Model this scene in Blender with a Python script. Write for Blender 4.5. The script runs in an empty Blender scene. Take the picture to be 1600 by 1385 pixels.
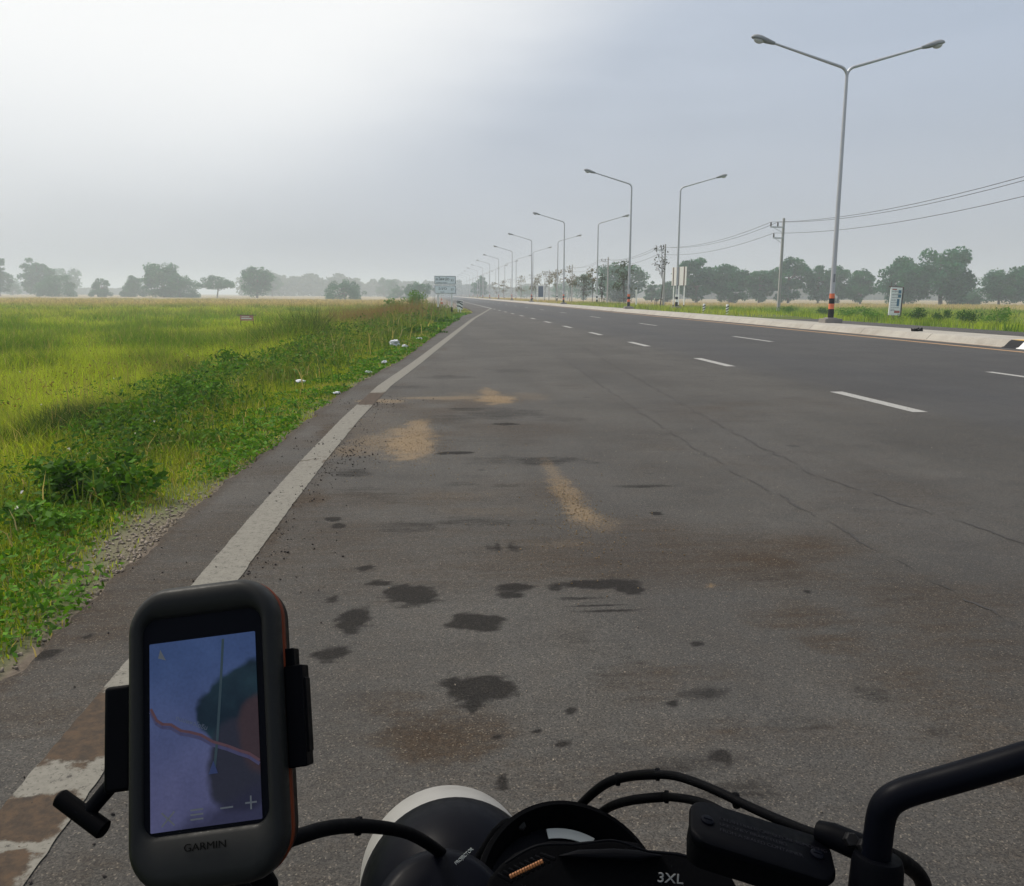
import bpy, bmesh, math, random
import numpy as np
from mathutils import Vector, Matrix
random.seed(7); rng = np.random.default_rng(7)
S = bpy.context.scene; COL = S.collection
rad = math.radians

# ------------------------------------------------------------------ camera
F, CX, CY, H0 = 1291.0, 800.0, 692.5, 1.27
PITCH, ROLL, YAW = 0.17697918, 0.006, 0.09305031
CAM = np.array([0, 0, H0])
_f = np.array([math.sin(YAW)*math.cos(PITCH), math.cos(YAW)*math.cos(PITCH), -math.sin(PITCH)])
_r0 = np.array([math.cos(YAW), -math.sin(YAW), 0]); _u0 = np.cross(_r0, _f)
_r = _r0*math.cos(ROLL) + _u0*math.sin(ROLL); _u = _u0*math.cos(ROLL) - _r0*math.sin(ROLL)
cd = bpy.data.cameras.new('camera'); cam = bpy.data.objects.new('camera', cd); COL.objects.link(cam)
cd.sensor_width = 36; cd.sensor_fit = 'HORIZONTAL'; cd.lens = 36*F/1600
cd.clip_start = 0.02; cd.clip_end = 20000
m = Matrix(((_r[0], _u[0], -_f[0], 0), (_r[1], _u[1], -_f[1], 0), (_r[2], _u[2], -_f[2], H0), (0, 0, 0, 1)))
cam.matrix_world = m
S.camera = cam

def ray(px, py):
    return _r*(px-CX)/F - _u*(py-CY)/F + _f
def G(px, py, z=0.0):                    # where the line of sight meets the level z
    v = ray(px, py); t = (z-H0)/v[2]
    return CAM + v*t
def C(px, py, d):                        # the point d metres deep along the line of sight
    return Vector(CAM + ray(px, py)*d)

# ------------------------------------------------------------------ light
SUN_EL, SUN_AZ = rad(54), rad(-50)       # azimuth from +Y, clockwise positive
sd = np.array([math.sin(SUN_AZ)*math.cos(SUN_EL), math.cos(SUN_AZ)*math.cos(SUN_EL), math.sin(SUN_EL)])
sl = bpy.data.lights.new('sun', 'SUN'); sun = bpy.data.objects.new('sun', sl); COL.objects.link(sun)
sl.energy = 2.8; sl.angle = rad(12); sl.color = (1.0, 0.93, 0.82)
sun.rotation_euler = Vector(sd).to_track_quat('Z', 'Y').to_euler()
W = bpy.data.worlds.new('World'); S.world = W; W.use_nodes = True
nt = W.node_tree; nt.nodes.clear()
def N(t, typ, **kw):
    n = t.nodes.new(typ)
    for k, v in kw.items():
        if k.startswith('i_'):
            key = k[2:]
            n.inputs[int(key) if key.isdigit() else key.replace('_', ' ')].default_value = v
        else: setattr(n, k, v)
    return n
def math_(t, op, a, b=None, c=None, clamp=False):
    n = t.nodes.new('ShaderNodeMath'); n.operation = op; n.use_clamp = clamp
    for i, x in enumerate((a, b, c)):
        if x is None: continue
        if isinstance(x, (int, float)): n.inputs[i].default_value = x
        else: t.links.new(x, n.inputs[i])
    return n.outputs[0]
def mixc(t, fac, a, b, blend='MIX'):
    n = t.nodes.new('ShaderNodeMix'); n.data_type = 'RGBA'; n.blend_type = blend
    for i, x in ((0, fac), (6, a), (7, b)):
        if isinstance(x, (int, float)): n.inputs[i].default_value = x
        elif isinstance(x, tuple): n.inputs[i].default_value = (*x, 1) if len(x) == 3 else x
        else: t.links.new(x, n.inputs[i])
    return n.outputs[2]
def smooth(t, x, a, b, lo=0.0, hi=1.0):
    n = t.nodes.new('ShaderNodeMapRange'); n.interpolation_type = 'SMOOTHSTEP'; n.clamp = True
    t.links.new(x, n.inputs[0]); n.inputs[1].default_value = a; n.inputs[2].default_value = b
    n.inputs[3].default_value = lo; n.inputs[4].default_value = hi
    return n.outputs[0]
out = N(nt, 'ShaderNodeOutputWorld')
sky = N(nt, 'ShaderNodeTexSky', sky_type='NISHITA', sun_disc=False, sun_elevation=SUN_EL, sun_rotation=SUN_AZ, dust_density=4.0)
b1 = N(nt, 'ShaderNodeBackground', i_Strength=0.07); nt.links.new(sky.outputs[0], b1.inputs[0])
tc = N(nt, 'ShaderNodeTexCoord')
dot = N(nt, 'ShaderNodeVectorMath', operation='DOT_PRODUCT'); nt.links.new(tc.outputs['Generated'], dot.inputs[0])
dot.inputs[1].default_value = tuple(sd)
sep = N(nt, 'ShaderNodeSeparateXYZ'); nt.links.new(tc.outputs['Generated'], sep.inputs[0])
cl = N(nt, 'ShaderNodeTexNoise', i_Scale=1.7, i_Detail=3.0, i_Roughness=0.5); nt.links.new(tc.outputs['Generated'], cl.inputs['Vector'])
cm = N(nt, 'ShaderNodeMapping'); cm.inputs['Scale'].default_value = (1.0, 1.0, 4.5); nt.links.new(tc.outputs['Generated'], cm.inputs[0])
cl2 = N(nt, 'ShaderNodeTexNoise', i_Scale=1.6, i_Detail=5.0, i_Roughness=0.55); nt.links.new(cm.outputs[0], cl2.inputs['Vector'])
cn = math_(nt, 'SUBTRACT', math_(nt, 'ADD', math_(nt, 'MULTIPLY', cl.outputs[0], .5), math_(nt, 'MULTIPLY', cl2.outputs[0], .5)), 0.5)
dn = math_(nt, 'ADD', dot.outputs['Value'], math_(nt, 'MULTIPLY', cn, 0.17))
g1 = math_(nt, 'ADD', math_(nt, 'MULTIPLY', smooth(nt, dn, 0.46, 0.645), 0.8), math_(nt, 'MULTIPLY', smooth(nt, dn, 0.20, 0.62), 0.2)); g2 = math_(nt, 'POWER', math_(nt, 'MAXIMUM', dn, 0.0), 26.0)
el = math_(nt, 'MAXIMUM', sep.outputs[2], 0.0)
base = mixc(nt, smooth(nt, el, 0.0, 0.35), (0.49, 0.52, 0.575), (0.46, 0.535, 0.66))
base = mixc(nt, smooth(nt, cl2.outputs[0], .35, .7), mixc(nt, 1.0, base, (.93, .935, .94), 'MULTIPLY'), mixc(nt, 1.0, base, (1.06, 1.055, 1.05), 'MULTIPLY'))
base = mixc(nt, math_(nt, 'MULTIPLY', g1, smooth(nt, el, 0.0, 0.27, 0.28, 1.0)), base, (1.07, 1.07, 1.06))
base = mixc(nt, g2, base, (3.0, 2.85, 2.6), 'ADD')
b2 = N(nt, 'ShaderNodeBackground', i_Strength=1.0); nt.links.new(base, b2.inputs[0])
mx = N(nt, 'ShaderNodeMixShader', i_0=0.88)
nt.links.new(b1.outputs[0], mx.inputs[1]); nt.links.new(b2.outputs[0], mx.inputs[2]); nt.links.new(mx.outputs[0], out.inputs[0])
S.view_settings.view_transform = 'Standard'; S.view_settings.look = 'None'
S.view_settings.gamma = 1.0; S.view_settings.exposure = 0.0
S.render.engine = 'CYCLES'
cy = S.cycles; cy.max_bounces = 6; cy.diffuse_bounces = 3; cy.glossy_bounces = 2; cy.transmission_bounces = 4
cy.volume_bounces = 1; cy.transparent_max_bounces = 8
cy.use_denoising = True

# ------------------------------------------------------------------ materials
def mat(name):
    mt = bpy.data.materials.new(name); mt.use_nodes = True
    t = mt.node_tree; t.nodes.clear()
    o = N(t, 'ShaderNodeOutputMaterial'); p = N(t, 'ShaderNodeBsdfPrincipled')
    t.links.new(p.outputs[0], o.inputs[0])
    return mt, t, p
def simple(name, col, rough=0.6, var=0.12, scale=30.0, metal=0.0, spec=0.5, bump=0.0, emit=None):
    mt, t, p = mat(name)
    g = N(t, 'ShaderNodeNewGeometry')
    n = N(t, 'ShaderNodeTexNoise', i_Scale=scale, i_Detail=4.0); t.links.new(g.outputs['Position'], n.inputs['Vector'])
    c = mixc(t, n.outputs[0], tuple(x*(1-var) for x in col), tuple(min(1, x*(1+var)) for x in col))
    t.links.new(c, p.inputs['Base Color'])
    p.inputs['Metallic'].default_value = metal; p.inputs['Specular IOR Level'].default_value = spec
    r = smooth(t, n.outputs[0], 0.2, 0.8, max(0, rough-0.08), min(1, rough+0.08)); t.links.new(r, p.inputs['Roughness'])
    if bump:
        b = N(t, 'ShaderNodeBump', i_Strength=bump, i_Distance=0.002); t.links.new(n.outputs[0], b.inputs['Height']); t.links.new(b.outputs[0], p.inputs['Normal'])
    if emit:
        p.inputs['Emission Color'].default_value = (*emit[0], 1); p.inputs['Emission Strength'].default_value = emit[1]
    return mt
def foliage(name, trans=0.45, rough=0.5, gloss=0.06, gain=1.0):
    mt = bpy.data.materials.new(name); mt.use_nodes = True
    t = mt.node_tree; t.nodes.clear(); o = N(t, 'ShaderNodeOutputMaterial')
    a = N(t, 'ShaderNodeAttribute', attribute_name='tint')
    d = N(t, 'ShaderNodeBsdfDiffuse'); tr = N(t, 'ShaderNodeBsdfTranslucent'); gl = N(t, 'ShaderNodeBsdfGlossy', i_Roughness=rough)
    gl.inputs[0].default_value = (0.7, 0.7, 0.7, 1)
    t.links.new(a.outputs['Color'], d.inputs[0])
    tcol = mixc(t, 1.0, a.outputs['Color'], (1.25*gain, 1.2*gain, 0.6*gain), 'MULTIPLY'); t.links.new(tcol, tr.inputs[0])
    m1 = N(t, 'ShaderNodeMixShader', i_0=trans); t.links.new(d.outputs[0], m1.inputs[1]); t.links.new(tr.outputs[0], m1.inputs[2])
    m2 = N(t, 'ShaderNodeMixShader', i_0=gloss); t.links.new(m1.outputs[0], m2.inputs[1]); t.links.new(gl.outputs[0], m2.inputs[2])
    t.links.new(m2.outputs[0], o.inputs[0])
    return mt
M = {}
M['black_plastic'] = simple('black_plastic', (0.0012, 0.0014, 0.0024), 0.5, 0.2, 200, spec=0.035)
M['black_rubber'] = simple('black_rubber', (0.0012, 0.0013, 0.002), 0.6, 0.3, 150, spec=0.035)
M['black_gloss'] = simple('black_gloss', (0.0014, 0.0018, 0.0040), 0.42, 0.1, 100, spec=0.05)
M['matt_black'] = simple('matt_black', (0.0012, 0.0013, 0.0018), 0.85, 0.3, 300, spec=0.03, bump=0.2)
M['chrome_rim'] = simple('chrome_rim', (0.22, 0.215, 0.205), 0.5, 0.1, 60, metal=0.0)
M['galvanised'] = simple('galvanised_steel', (0.46, 0.47, 0.49), 0.45, 0.12, 3, metal=0.3)
M['lamp_grey'] = simple('lamp_grey', (0.22, 0.23, 0.24), 0.5, 0.1, 5)
M['lamp_lens'] = simple('lamp_lens', (0.5, 0.5, 0.5), 0.2, 0.05, 5)
M['paint_black'] = simple('paint_black', (0.012, 0.012, 0.014), 0.7, 0.3, 12, spec=.15)
M['paint_orange'] = simple('paint_orange', (0.72, 0.16, 0.05), 0.6, 0.15, 12)
M['paint_white'] = simple('paint_white', (0.82, 0.82, 0.80), 0.6, 0.06, 9)
M['paint_yellow'] = simple('paint_yellow', (0.72, 0.42, 0.04), 0.6, 0.15, 9)
M['pole_concrete'] = simple('pole_concrete', (0.36, 0.35, 0.34), 0.85, 0.12, 4)
M['plinth'] = simple('plinth_concrete', (0.22, 0.2, 0.18), 0.9, 0.2, 10)
M['insulator'] = simple('insulator', (0.06, 0.045, 0.04), 0.35)
M['wire'] = simple('wire', (0.05, 0.05, 0.055), 0.6)
M['sign_white'] = simple('sign_white', (0.88, 0.93, 0.97), 0.5, 0.03, 6)
M['sign_blue'] = simple('sign_blue', (0.05, 0.09, 0.16), 0.5, 0.1, 6)
M['sign_back'] = simple('sign_back', (0.70, 0.68, 0.64), 0.6, 0.1, 3)
M['sign_brown'] = simple('sign_brown', (0.12, 0.07, 0.05), 0.7, 0.2, 5)
M['wood'] = simple('weathered_wood', (0.10, 0.075, 0.06), 0.85, 0.3, 14)
M['bark'] = simple('bark', (0.09, 0.075, 0.06), 0.9, 0.3, 6)
M['bag_white'] = simple('bag_white', (0.62, 0.63, 0.65), 0.45, 0.08, 20)
M['stone'] = simple('stone', (0.25, 0.21, 0.17), 0.95, 0.8, 45, spec=.15)
M['crumb'] = simple('dirt_crumb', (0.04, 0.032, 0.028), 0.95, 0.5, 20)
M['poster_white'] = simple('poster_white', (0.93, 0.93, 0.93), 0.6, 0.03, 4)
M['poster_blue'] = simple('poster_blue', (0.07, 0.18, 0.28), 0.6, 0.3, 6)
M['poster_grey'] = simple('poster_grey', (0.50, 0.48, 0.52), 0.6, 0.2, 12)
M['poster_red'] = simple('poster_red', (0.45, 0.12, 0.10), 0.6, 0.3, 8)
M['cone_orange'] = simple('cone_orange', (0.55, 0.12, 0.05), 0.6)
M['banner_red'] = simple('banner_red', (0.45, 0.20, 0.19), 0.7, 0.3, 8)
M['grass'] = foliage('grass', 0.45, gloss=0.015)
M['leaf'] = foliage('leaf', 0.30, 0.6, 0.015)
M['tree_leaf'] = foliage('tree_leaf', 0.34, 0.6, 0.01)

# ------------------------------------------------------------------ mesh helpers
class MB:
    def __init__(s): s.v, s.f, s.m = [], [], []
    def add(s, verts, faces, mi=0):
        o = len(s.v); s.v.extend([tuple(v) for v in verts])
        for f in faces: s.f.append(tuple(i+o for i in f)); s.m.append(mi)
    def box(s, c, size, R=None, mi=0):
        c = Vector(c); hx, hy, hz = [x/2 for x in size]
        vs = [Vector((x, y, z)) for x in (-hx, hx) for y in (-hy, hy) for z in (-hz, hz)]
        if R is not None: vs = [R @ v for v in vs]
        s.add([c+v for v in vs], [(0,1,3,2),(4,6,7,5),(0,4,5,1),(2,3,7,6),(0,2,6,4),(1,5,7,3)], mi)
    def tube(s, pts, rads, n=10, mi=0, caps=True):
        pts = [Vector(p) for p in pts]
        if isinstance(rads, (int, float)): rads = [rads]*len(pts)
        up = None; vs = []
        for i, p in enumerate(pts):
            d = (pts[min(i+1, len(pts)-1)] - pts[max(i-1, 0)]).normalized()
            if up is None: up = Vector((0,0,1)) if abs(d.z) < 0.9 else Vector((1,0,0))
            a = d.cross(up).normalized(); b = a.cross(d).normalized(); up = b
            for k in range(n):
                t = 2*math.pi*k/n; vs.append(p + (a*math.cos(t)+b*math.sin(t))*rads[i])
        fs = [(i*n+k, i*n+(k+1)%n, (i+1)*n+(k+1)%n, (i+1)*n+k) for i in range(len(pts)-1) for k in range(n)]
        if caps: fs += [tuple(reversed(range(n))), tuple(range((len(pts)-1)*n, len(pts)*n))]
        s.add(vs, fs, mi)
    def lathe(s, o, axis, prof, n=32, mi=0, caps=True):     # prof: (distance along axis, radius)
        o = Vector(o); d = Vector(axis).normalized()
        a = d.orthogonal().normalized(); b = d.cross(a); vs = []
        for z, r in prof:
            for k in range(n):
                t = 2*math.pi*k/n; vs.append(o + d*z + (a*math.cos(t)+b*math.sin(t))*r)
        fs = [(i*n+k, i*n+(k+1)%n, (i+1)*n+(k+1)%n, (i+1)*n+k) for i in range(len(prof)-1) for k in range(n)]
        if caps: fs += [tuple(reversed(range(n))), tuple(range((len(prof)-1)*n, len(prof)*n))]
        s.add(vs, fs, mi)
    def prism(s, poly, off, mi=0):                           # poly of 3D points pushed along off
        n = len(poly); off = Vector(off); poly = [Vector(p) for p in poly]
        s.add(poly + [p+off for p in poly], [tuple(range(n)), tuple(reversed(range(n, 2*n)))] + [(i, i+n, (i+1)%n+n, (i+1)%n) for i in range(n)], mi)
    def loft(s, rings, mi=0, cap0=True, cap1=True):
        n = len(rings[0]); vs = [p for r in rings for p in r]
        fs = [(i*n+k, i*n+(k+1)%n, (i+1)*n+(k+1)%n, (i+1)*n+k) for i in range(len(rings)-1) for k in range(n)]
        if cap0: fs.append(tuple(reversed(range(n))))
        if cap1: fs.append(tuple(range((len(rings)-1)*n, len(rings)*n)))
        s.add(vs, fs, mi)
    def build(s, name, mats, parent=None, sm=False, bevel=0, world=False, angle=40):
        if not isinstance(mats, (list, tuple)): mats = [mats]
        o3 = ROOT.get(parent.name, Vector((0,0,0))) if (parent and world) else Vector((0,0,0))
        me = bpy.data.meshes.new(name); me.from_pydata([Vector(v)-o3 for v in s.v], [], s.f); 
        for mm in mats: me.materials.append(M[mm] if isinstance(mm, str) else mm)
        me.polygons.foreach_set('material_index', s.m)
        bm = bmesh.new(); bm.from_mesh(me); bmesh.ops.recalc_face_normals(bm, faces=bm.faces); bm.to_mesh(me); bm.free()
        if sm: me.shade_smooth() if hasattr(me, 'shade_smooth') else None
        o = bpy.data.objects.new(name, me); COL.objects.link(o)
        if sm:
            try: me.set_sharp_from_angle(angle=rad(angle))
            except Exception: pass
        if bevel:
            b = o.modifiers.new('bevel', 'BEVEL'); b.width = bevel; b.segments = 3; b.limit_method = 'ANGLE'; b.angle_limit = rad(35)
        if parent: o.parent = parent; ROOT[o.name] = ROOT.get(parent.name, Vector((0,0,0)))
        return o
ROOT = {}
def tag(o, label, cat, group=None):
    o['label'] = label; o['category'] = cat
    if group: o['group'] = group
    return o
def thing(name, loc, label, cat, group=None, rz=0.0):
    o = bpy.data.objects.new(name, None); o.empty_display_size = 0.2; COL.objects.link(o)
    o.location = loc; o.rotation_euler = (0, 0, rz); ROOT[o.name] = Vector(loc)
    return tag(o, label, cat, group)
def struct(o, kind='structure'): o['kind'] = kind; return o
def copy_tree(o, parent=None):
    c = o.copy(); COL.objects.link(c)
    if parent: c.parent = parent
    for ch in list(o.children): copy_tree(ch, c)
    return c
def npmesh(name, V, faces_idx, loop_start, mt, tint=None, smooth_=False):
    me = bpy.data.meshes.new(name)
    me.vertices.add(len(V)); me.vertices.foreach_set('co', np.ascontiguousarray(V, np.float32).ravel())
    me.loops.add(len(faces_idx)); me.loops.foreach_set('vertex_index', faces_idx.astype(np.int32))
    me.polygons.add(len(loop_start)); me.polygons.foreach_set('loop_start', loop_start.astype(np.int32))
    me.update(calc_edges=True)
    if tint is not None:
        a = me.attributes.new('tint', 'FLOAT_COLOR', 'POINT')
        c = np.ones((len(V), 4), np.float32); c[:, :3] = tint; a.data.foreach_set('color', c.ravel())
    for mm in (mt if isinstance(mt, list) else [mt]): me.materials.append(mm)
    if smooth_: me.shade_smooth()
    o = bpy.data.objects.new(name, me); COL.objects.link(o)
    return o
def text(name, body, size, mtx, mt, parent, depth=0.0, align='LEFT', xs=1.0):
    cu = bpy.data.curves.new(name, 'FONT'); cu.body = body; cu.size = size; cu.extrude = depth; cu.align_x = align
    t = bpy.data.objects.new(name, cu); COL.objects.link(t)
    dg = bpy.context.evaluated_depsgraph_get(); me = bpy.data.meshes.new_from_object(t.evaluated_get(dg))
    bpy.data.objects.remove(t)
    me.transform(mtx @ Matrix.Diagonal((xs, 1, 1, 1))); me.materials.clear(); me.materials.append(M[mt] if isinstance(mt, str) else mt)
    o = bpy.data.objects.new(name, me); COL.objects.link(o); o.parent = parent
    return o
_tab = rng.random((256, 256))
def vn(x, y, sc, seed=0):
    x = np.asarray(x)/sc + seed*17.31; y = np.asarray(y)/sc + seed*9.77
    xi = np.floor(x).astype(int); yi = np.floor(y).astype(int); fx = x-xi; fy = y-yi
    fx = fx*fx*(3-2*fx); fy = fy*fy*(3-2*fy)
    t = lambda a, b: _tab[a & 255, b & 255]
    return (t(xi,yi)*(1-fx)+t(xi+1,yi)*fx)*(1-fy) + (t(xi,yi+1)*(1-fx)+t(xi+1,yi+1)*fx)*fy
def ss(x, a, b):
    t = np.clip((x-a)/(b-a), 0, 1); return t*t*(3-2*t)
def lerp(a, b, t):
    t = np.asarray(t)[..., None]; return np.asarray(a)*(1-t) + np.asarray(b)*t

# ------------------------------------------------------------------ the road's plan
_e = [G(*p) for p in ((94,978),(212,872),(353,750),(462,672),(545,607),(625,564),(692,516),(722,494))]
EY = np.array([-40, 0.5] + [p[1] for p in _e] + [62, 75, 900]); EX = np.array([-1.47, -1.46] + [p[0] for p in _e] + [2.9, 3.1, 3.1])
def XL(Y): return np.interp(Y, EY, EX)
KERB = 14.8
_l = [G(*p) for p in ((345,900),(432,790),(497,712),(548,655),(600,604),(650,568),(700,529),(740,498))]
LY = np.array([-10, 1.0] + [p[1] for p in _l] + [80.0]); LX = np.array([-1.0, -1.0] + [p[0] for p in _l] + [5.35])

# asphalt: colour comes from wear painted by traffic (attributes on the mesh) and fine aggregate
def asphalt(name, base, light):
    mt, t, p = mat(name)
    g = N(t, 'ShaderNodeNewGeometry'); P = g.outputs['Position']
    def noise(sc, det=3.0, ro=0.55, vec=P):
        n = N(t, 'ShaderNodeTexNoise', i_Scale=sc, i_Detail=det, i_Roughness=ro); t.links.new(vec, n.inputs['Vector']); return n.outputs[0]
    big = noise(0.5, 4); mid = noise(5.0, 4); fine = math_(t, 'ADD', math_(t, 'MULTIPLY', noise(190.0, 3, 0.8), .8), math_(t, 'MULTIPLY', noise(40.0, 4, 0.8), .2))
    st = N(t, 'ShaderNodeMapping'); st.inputs['Scale'].default_value = (1.6, 0.12, 1); t.links.new(P, st.inputs[0])
    streak = noise(1.0, 4, 0.6, st.outputs[0])
    st2 = N(t, 'ShaderNodeMapping'); st2.inputs['Scale'].default_value = (.8, 1.6, 1); t.links.new(P, st2.inputs[0])
    v = N(t, 'ShaderNodeTexVoronoi', i_Scale=240.0); t.links.new(P, v.inputs['Vector'])
    sepv = N(t, 'ShaderNodeSeparateColor'); t.links.new(v.outputs['Color'], sepv.inputs[0])
    c = mixc(t, smooth(t, big, 0.3, 0.7), base, light)
    c = mixc(t, math_(t, 'MULTIPLY', smooth(t, streak, 0.45, 0.7), 0.35), c, tuple(x*0.6 for x in base))
    c = mixc(t, math_(t, 'MULTIPLY', smooth(t, mid, 0.35, 0.75), 0.22), c, (0.058, 0.045, 0.033))
    a = N(t, 'ShaderNodeAttribute', attribute_name='stain'); sa = N(t, 'ShaderNodeSeparateColor'); t.links.new(a.outputs['Color'], sa.inputs[0])
    sx_ = N(t, 'ShaderNodeMapping'); sx_.inputs['Scale'].default_value = (3.0, 14.0, 1); t.links.new(P, sx_.inputs[0])
    edge = math_(t, 'ADD', math_(t, 'MULTIPLY', noise(1.0, 6, 0.75, sx_.outputs[0]), .6), math_(t, 'MULTIPLY', noise(34.0, 4, 0.75), .4)); edge2 = noise(60.0, 4, 0.8)
    dk = smooth(t, math_(t, 'ADD', sa.outputs[0], math_(t, 'MULTIPLY', math_(t, 'SUBTRACT', edge, 0.5), 1.15)), 0.20, 0.66)
    sg = smooth(t, math_(t, 'ADD', sa.outputs[1], math_(t, 'MULTIPLY', math_(t, 'SUBTRACT', edge2, 0.5), 1.7)), 0.18, 1.0)
    br = smooth(t, math_(t, 'ADD', sa.outputs[2], math_(t, 'MULTIPLY', math_(t, 'SUBTRACT', edge, 0.5), 1.5)), 0.16, 0.95)
    c = mixc(t, math_(t, 'MULTIPLY', br, 0.86), c, (0.038, 0.0245, 0.0140))
    c = mixc(t, math_(t, 'MULTIPLY', dk, 0.80), c, (0.009, 0.0083, 0.008))
    dv = N(t, 'ShaderNodeTexVoronoi', i_Scale=2.6, i_Randomness=1.0); t.links.new(P, dv.inputs['Vector'])
    dvc = N(t, 'ShaderNodeSeparateColor'); t.links.new(dv.outputs['Color'], dvc.inputs[0])
    rdrop = math_(t, 'MULTIPLY', math_(t, 'POWER', dvc.outputs[0], 4.0), .16)
    drop = smooth(t, math_(t, 'ADD', math_(t, 'SUBTRACT', dv.outputs['Distance'], rdrop), math_(t, 'MULTIPLY', math_(t, 'SUBTRACT', edge, .5), .12)), -.03, .02, 1, 0)
    c = mixc(t, math_(t, 'MULTIPLY', drop, .6), c, (0.012, 0.011, 0.011))
    m3 = noise(1.7, 5, .7, st2.outputs[0]); c = mixc(t, math_(t, 'MULTIPLY', smooth(t, m3, .5, .72), .5), c, (0.024, 0.021, 0.019))
    # aggregate grains
    gr = math_(t, 'ADD', math_(t, 'MULTIPLY', math_(t, 'SUBTRACT', fine, 0.5), 2.0), math_(t, 'MULTIPLY', math_(t, 'SUBTRACT', sepv.outputs[0], 0.5), 0.55))
    c = mixc(t, 1.0, c, mixc(t, math_(t, 'ADD', gr, 0.5, clamp=True), (0.24, 0.24, 0.24), (1.95, 1.94, 1.91)), 'MULTIPLY')
    sp = smooth(t, sepv.outputs[1], 0.94, 0.98); c = mixc(t, math_(t, 'MULTIPLY', sp, math_(t, 'MULTIPLY', math_(t, 'SUBTRACT', 1.0, math_(t, 'MULTIPLY', dk, .8)), .5)), c, (0.22, 0.19, 0.15))
    sp2 = smooth(t, sepv.outputs[2], 0.90, 0.95); c = mixc(t, math_(t, 'MULTIPLY', sp2, 0.7), c, (0.018, 0.016, 0.016))
    c = mixc(t, math_(t, 'MULTIPLY', sg, 0.85), c, (0.265, 0.178, 0.088))
    ln = N(t, 'ShaderNodeAttribute', attribute_name='newer')
    c = mixc(t, math_(t, 'MULTIPLY', ln.outputs['Fac'], 0.45), c, (0.028, 0.029, 0.035))
    t.links.new(c, p.inputs['Base Color'])
    t.links.new(math_(t, 'MULTIPLY', math_(t, 'SUBTRACT', 1.0, math_(t, 'MAXIMUM', math_(t, 'MULTIPLY', dk, .75), math_(t, 'MULTIPLY', br, .6))), .26), p.inputs['Specular IOR Level'])
    t.links.new(smooth(t, fine, 0.2, 0.8, 0.62, 0.9), p.inputs['Roughness'])
    b = N(t, 'ShaderNodeBump', i_Strength=0.55, i_Distance=0.004); t.links.new(gr, b.inputs['Height']); t.links.new(b.outputs[0], p.inputs['Normal'])
    return mt
M['asphalt'] = asphalt('asphalt', (0.038, 0.0355, 0.0325), (0.060, 0.0565, 0.052))

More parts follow.
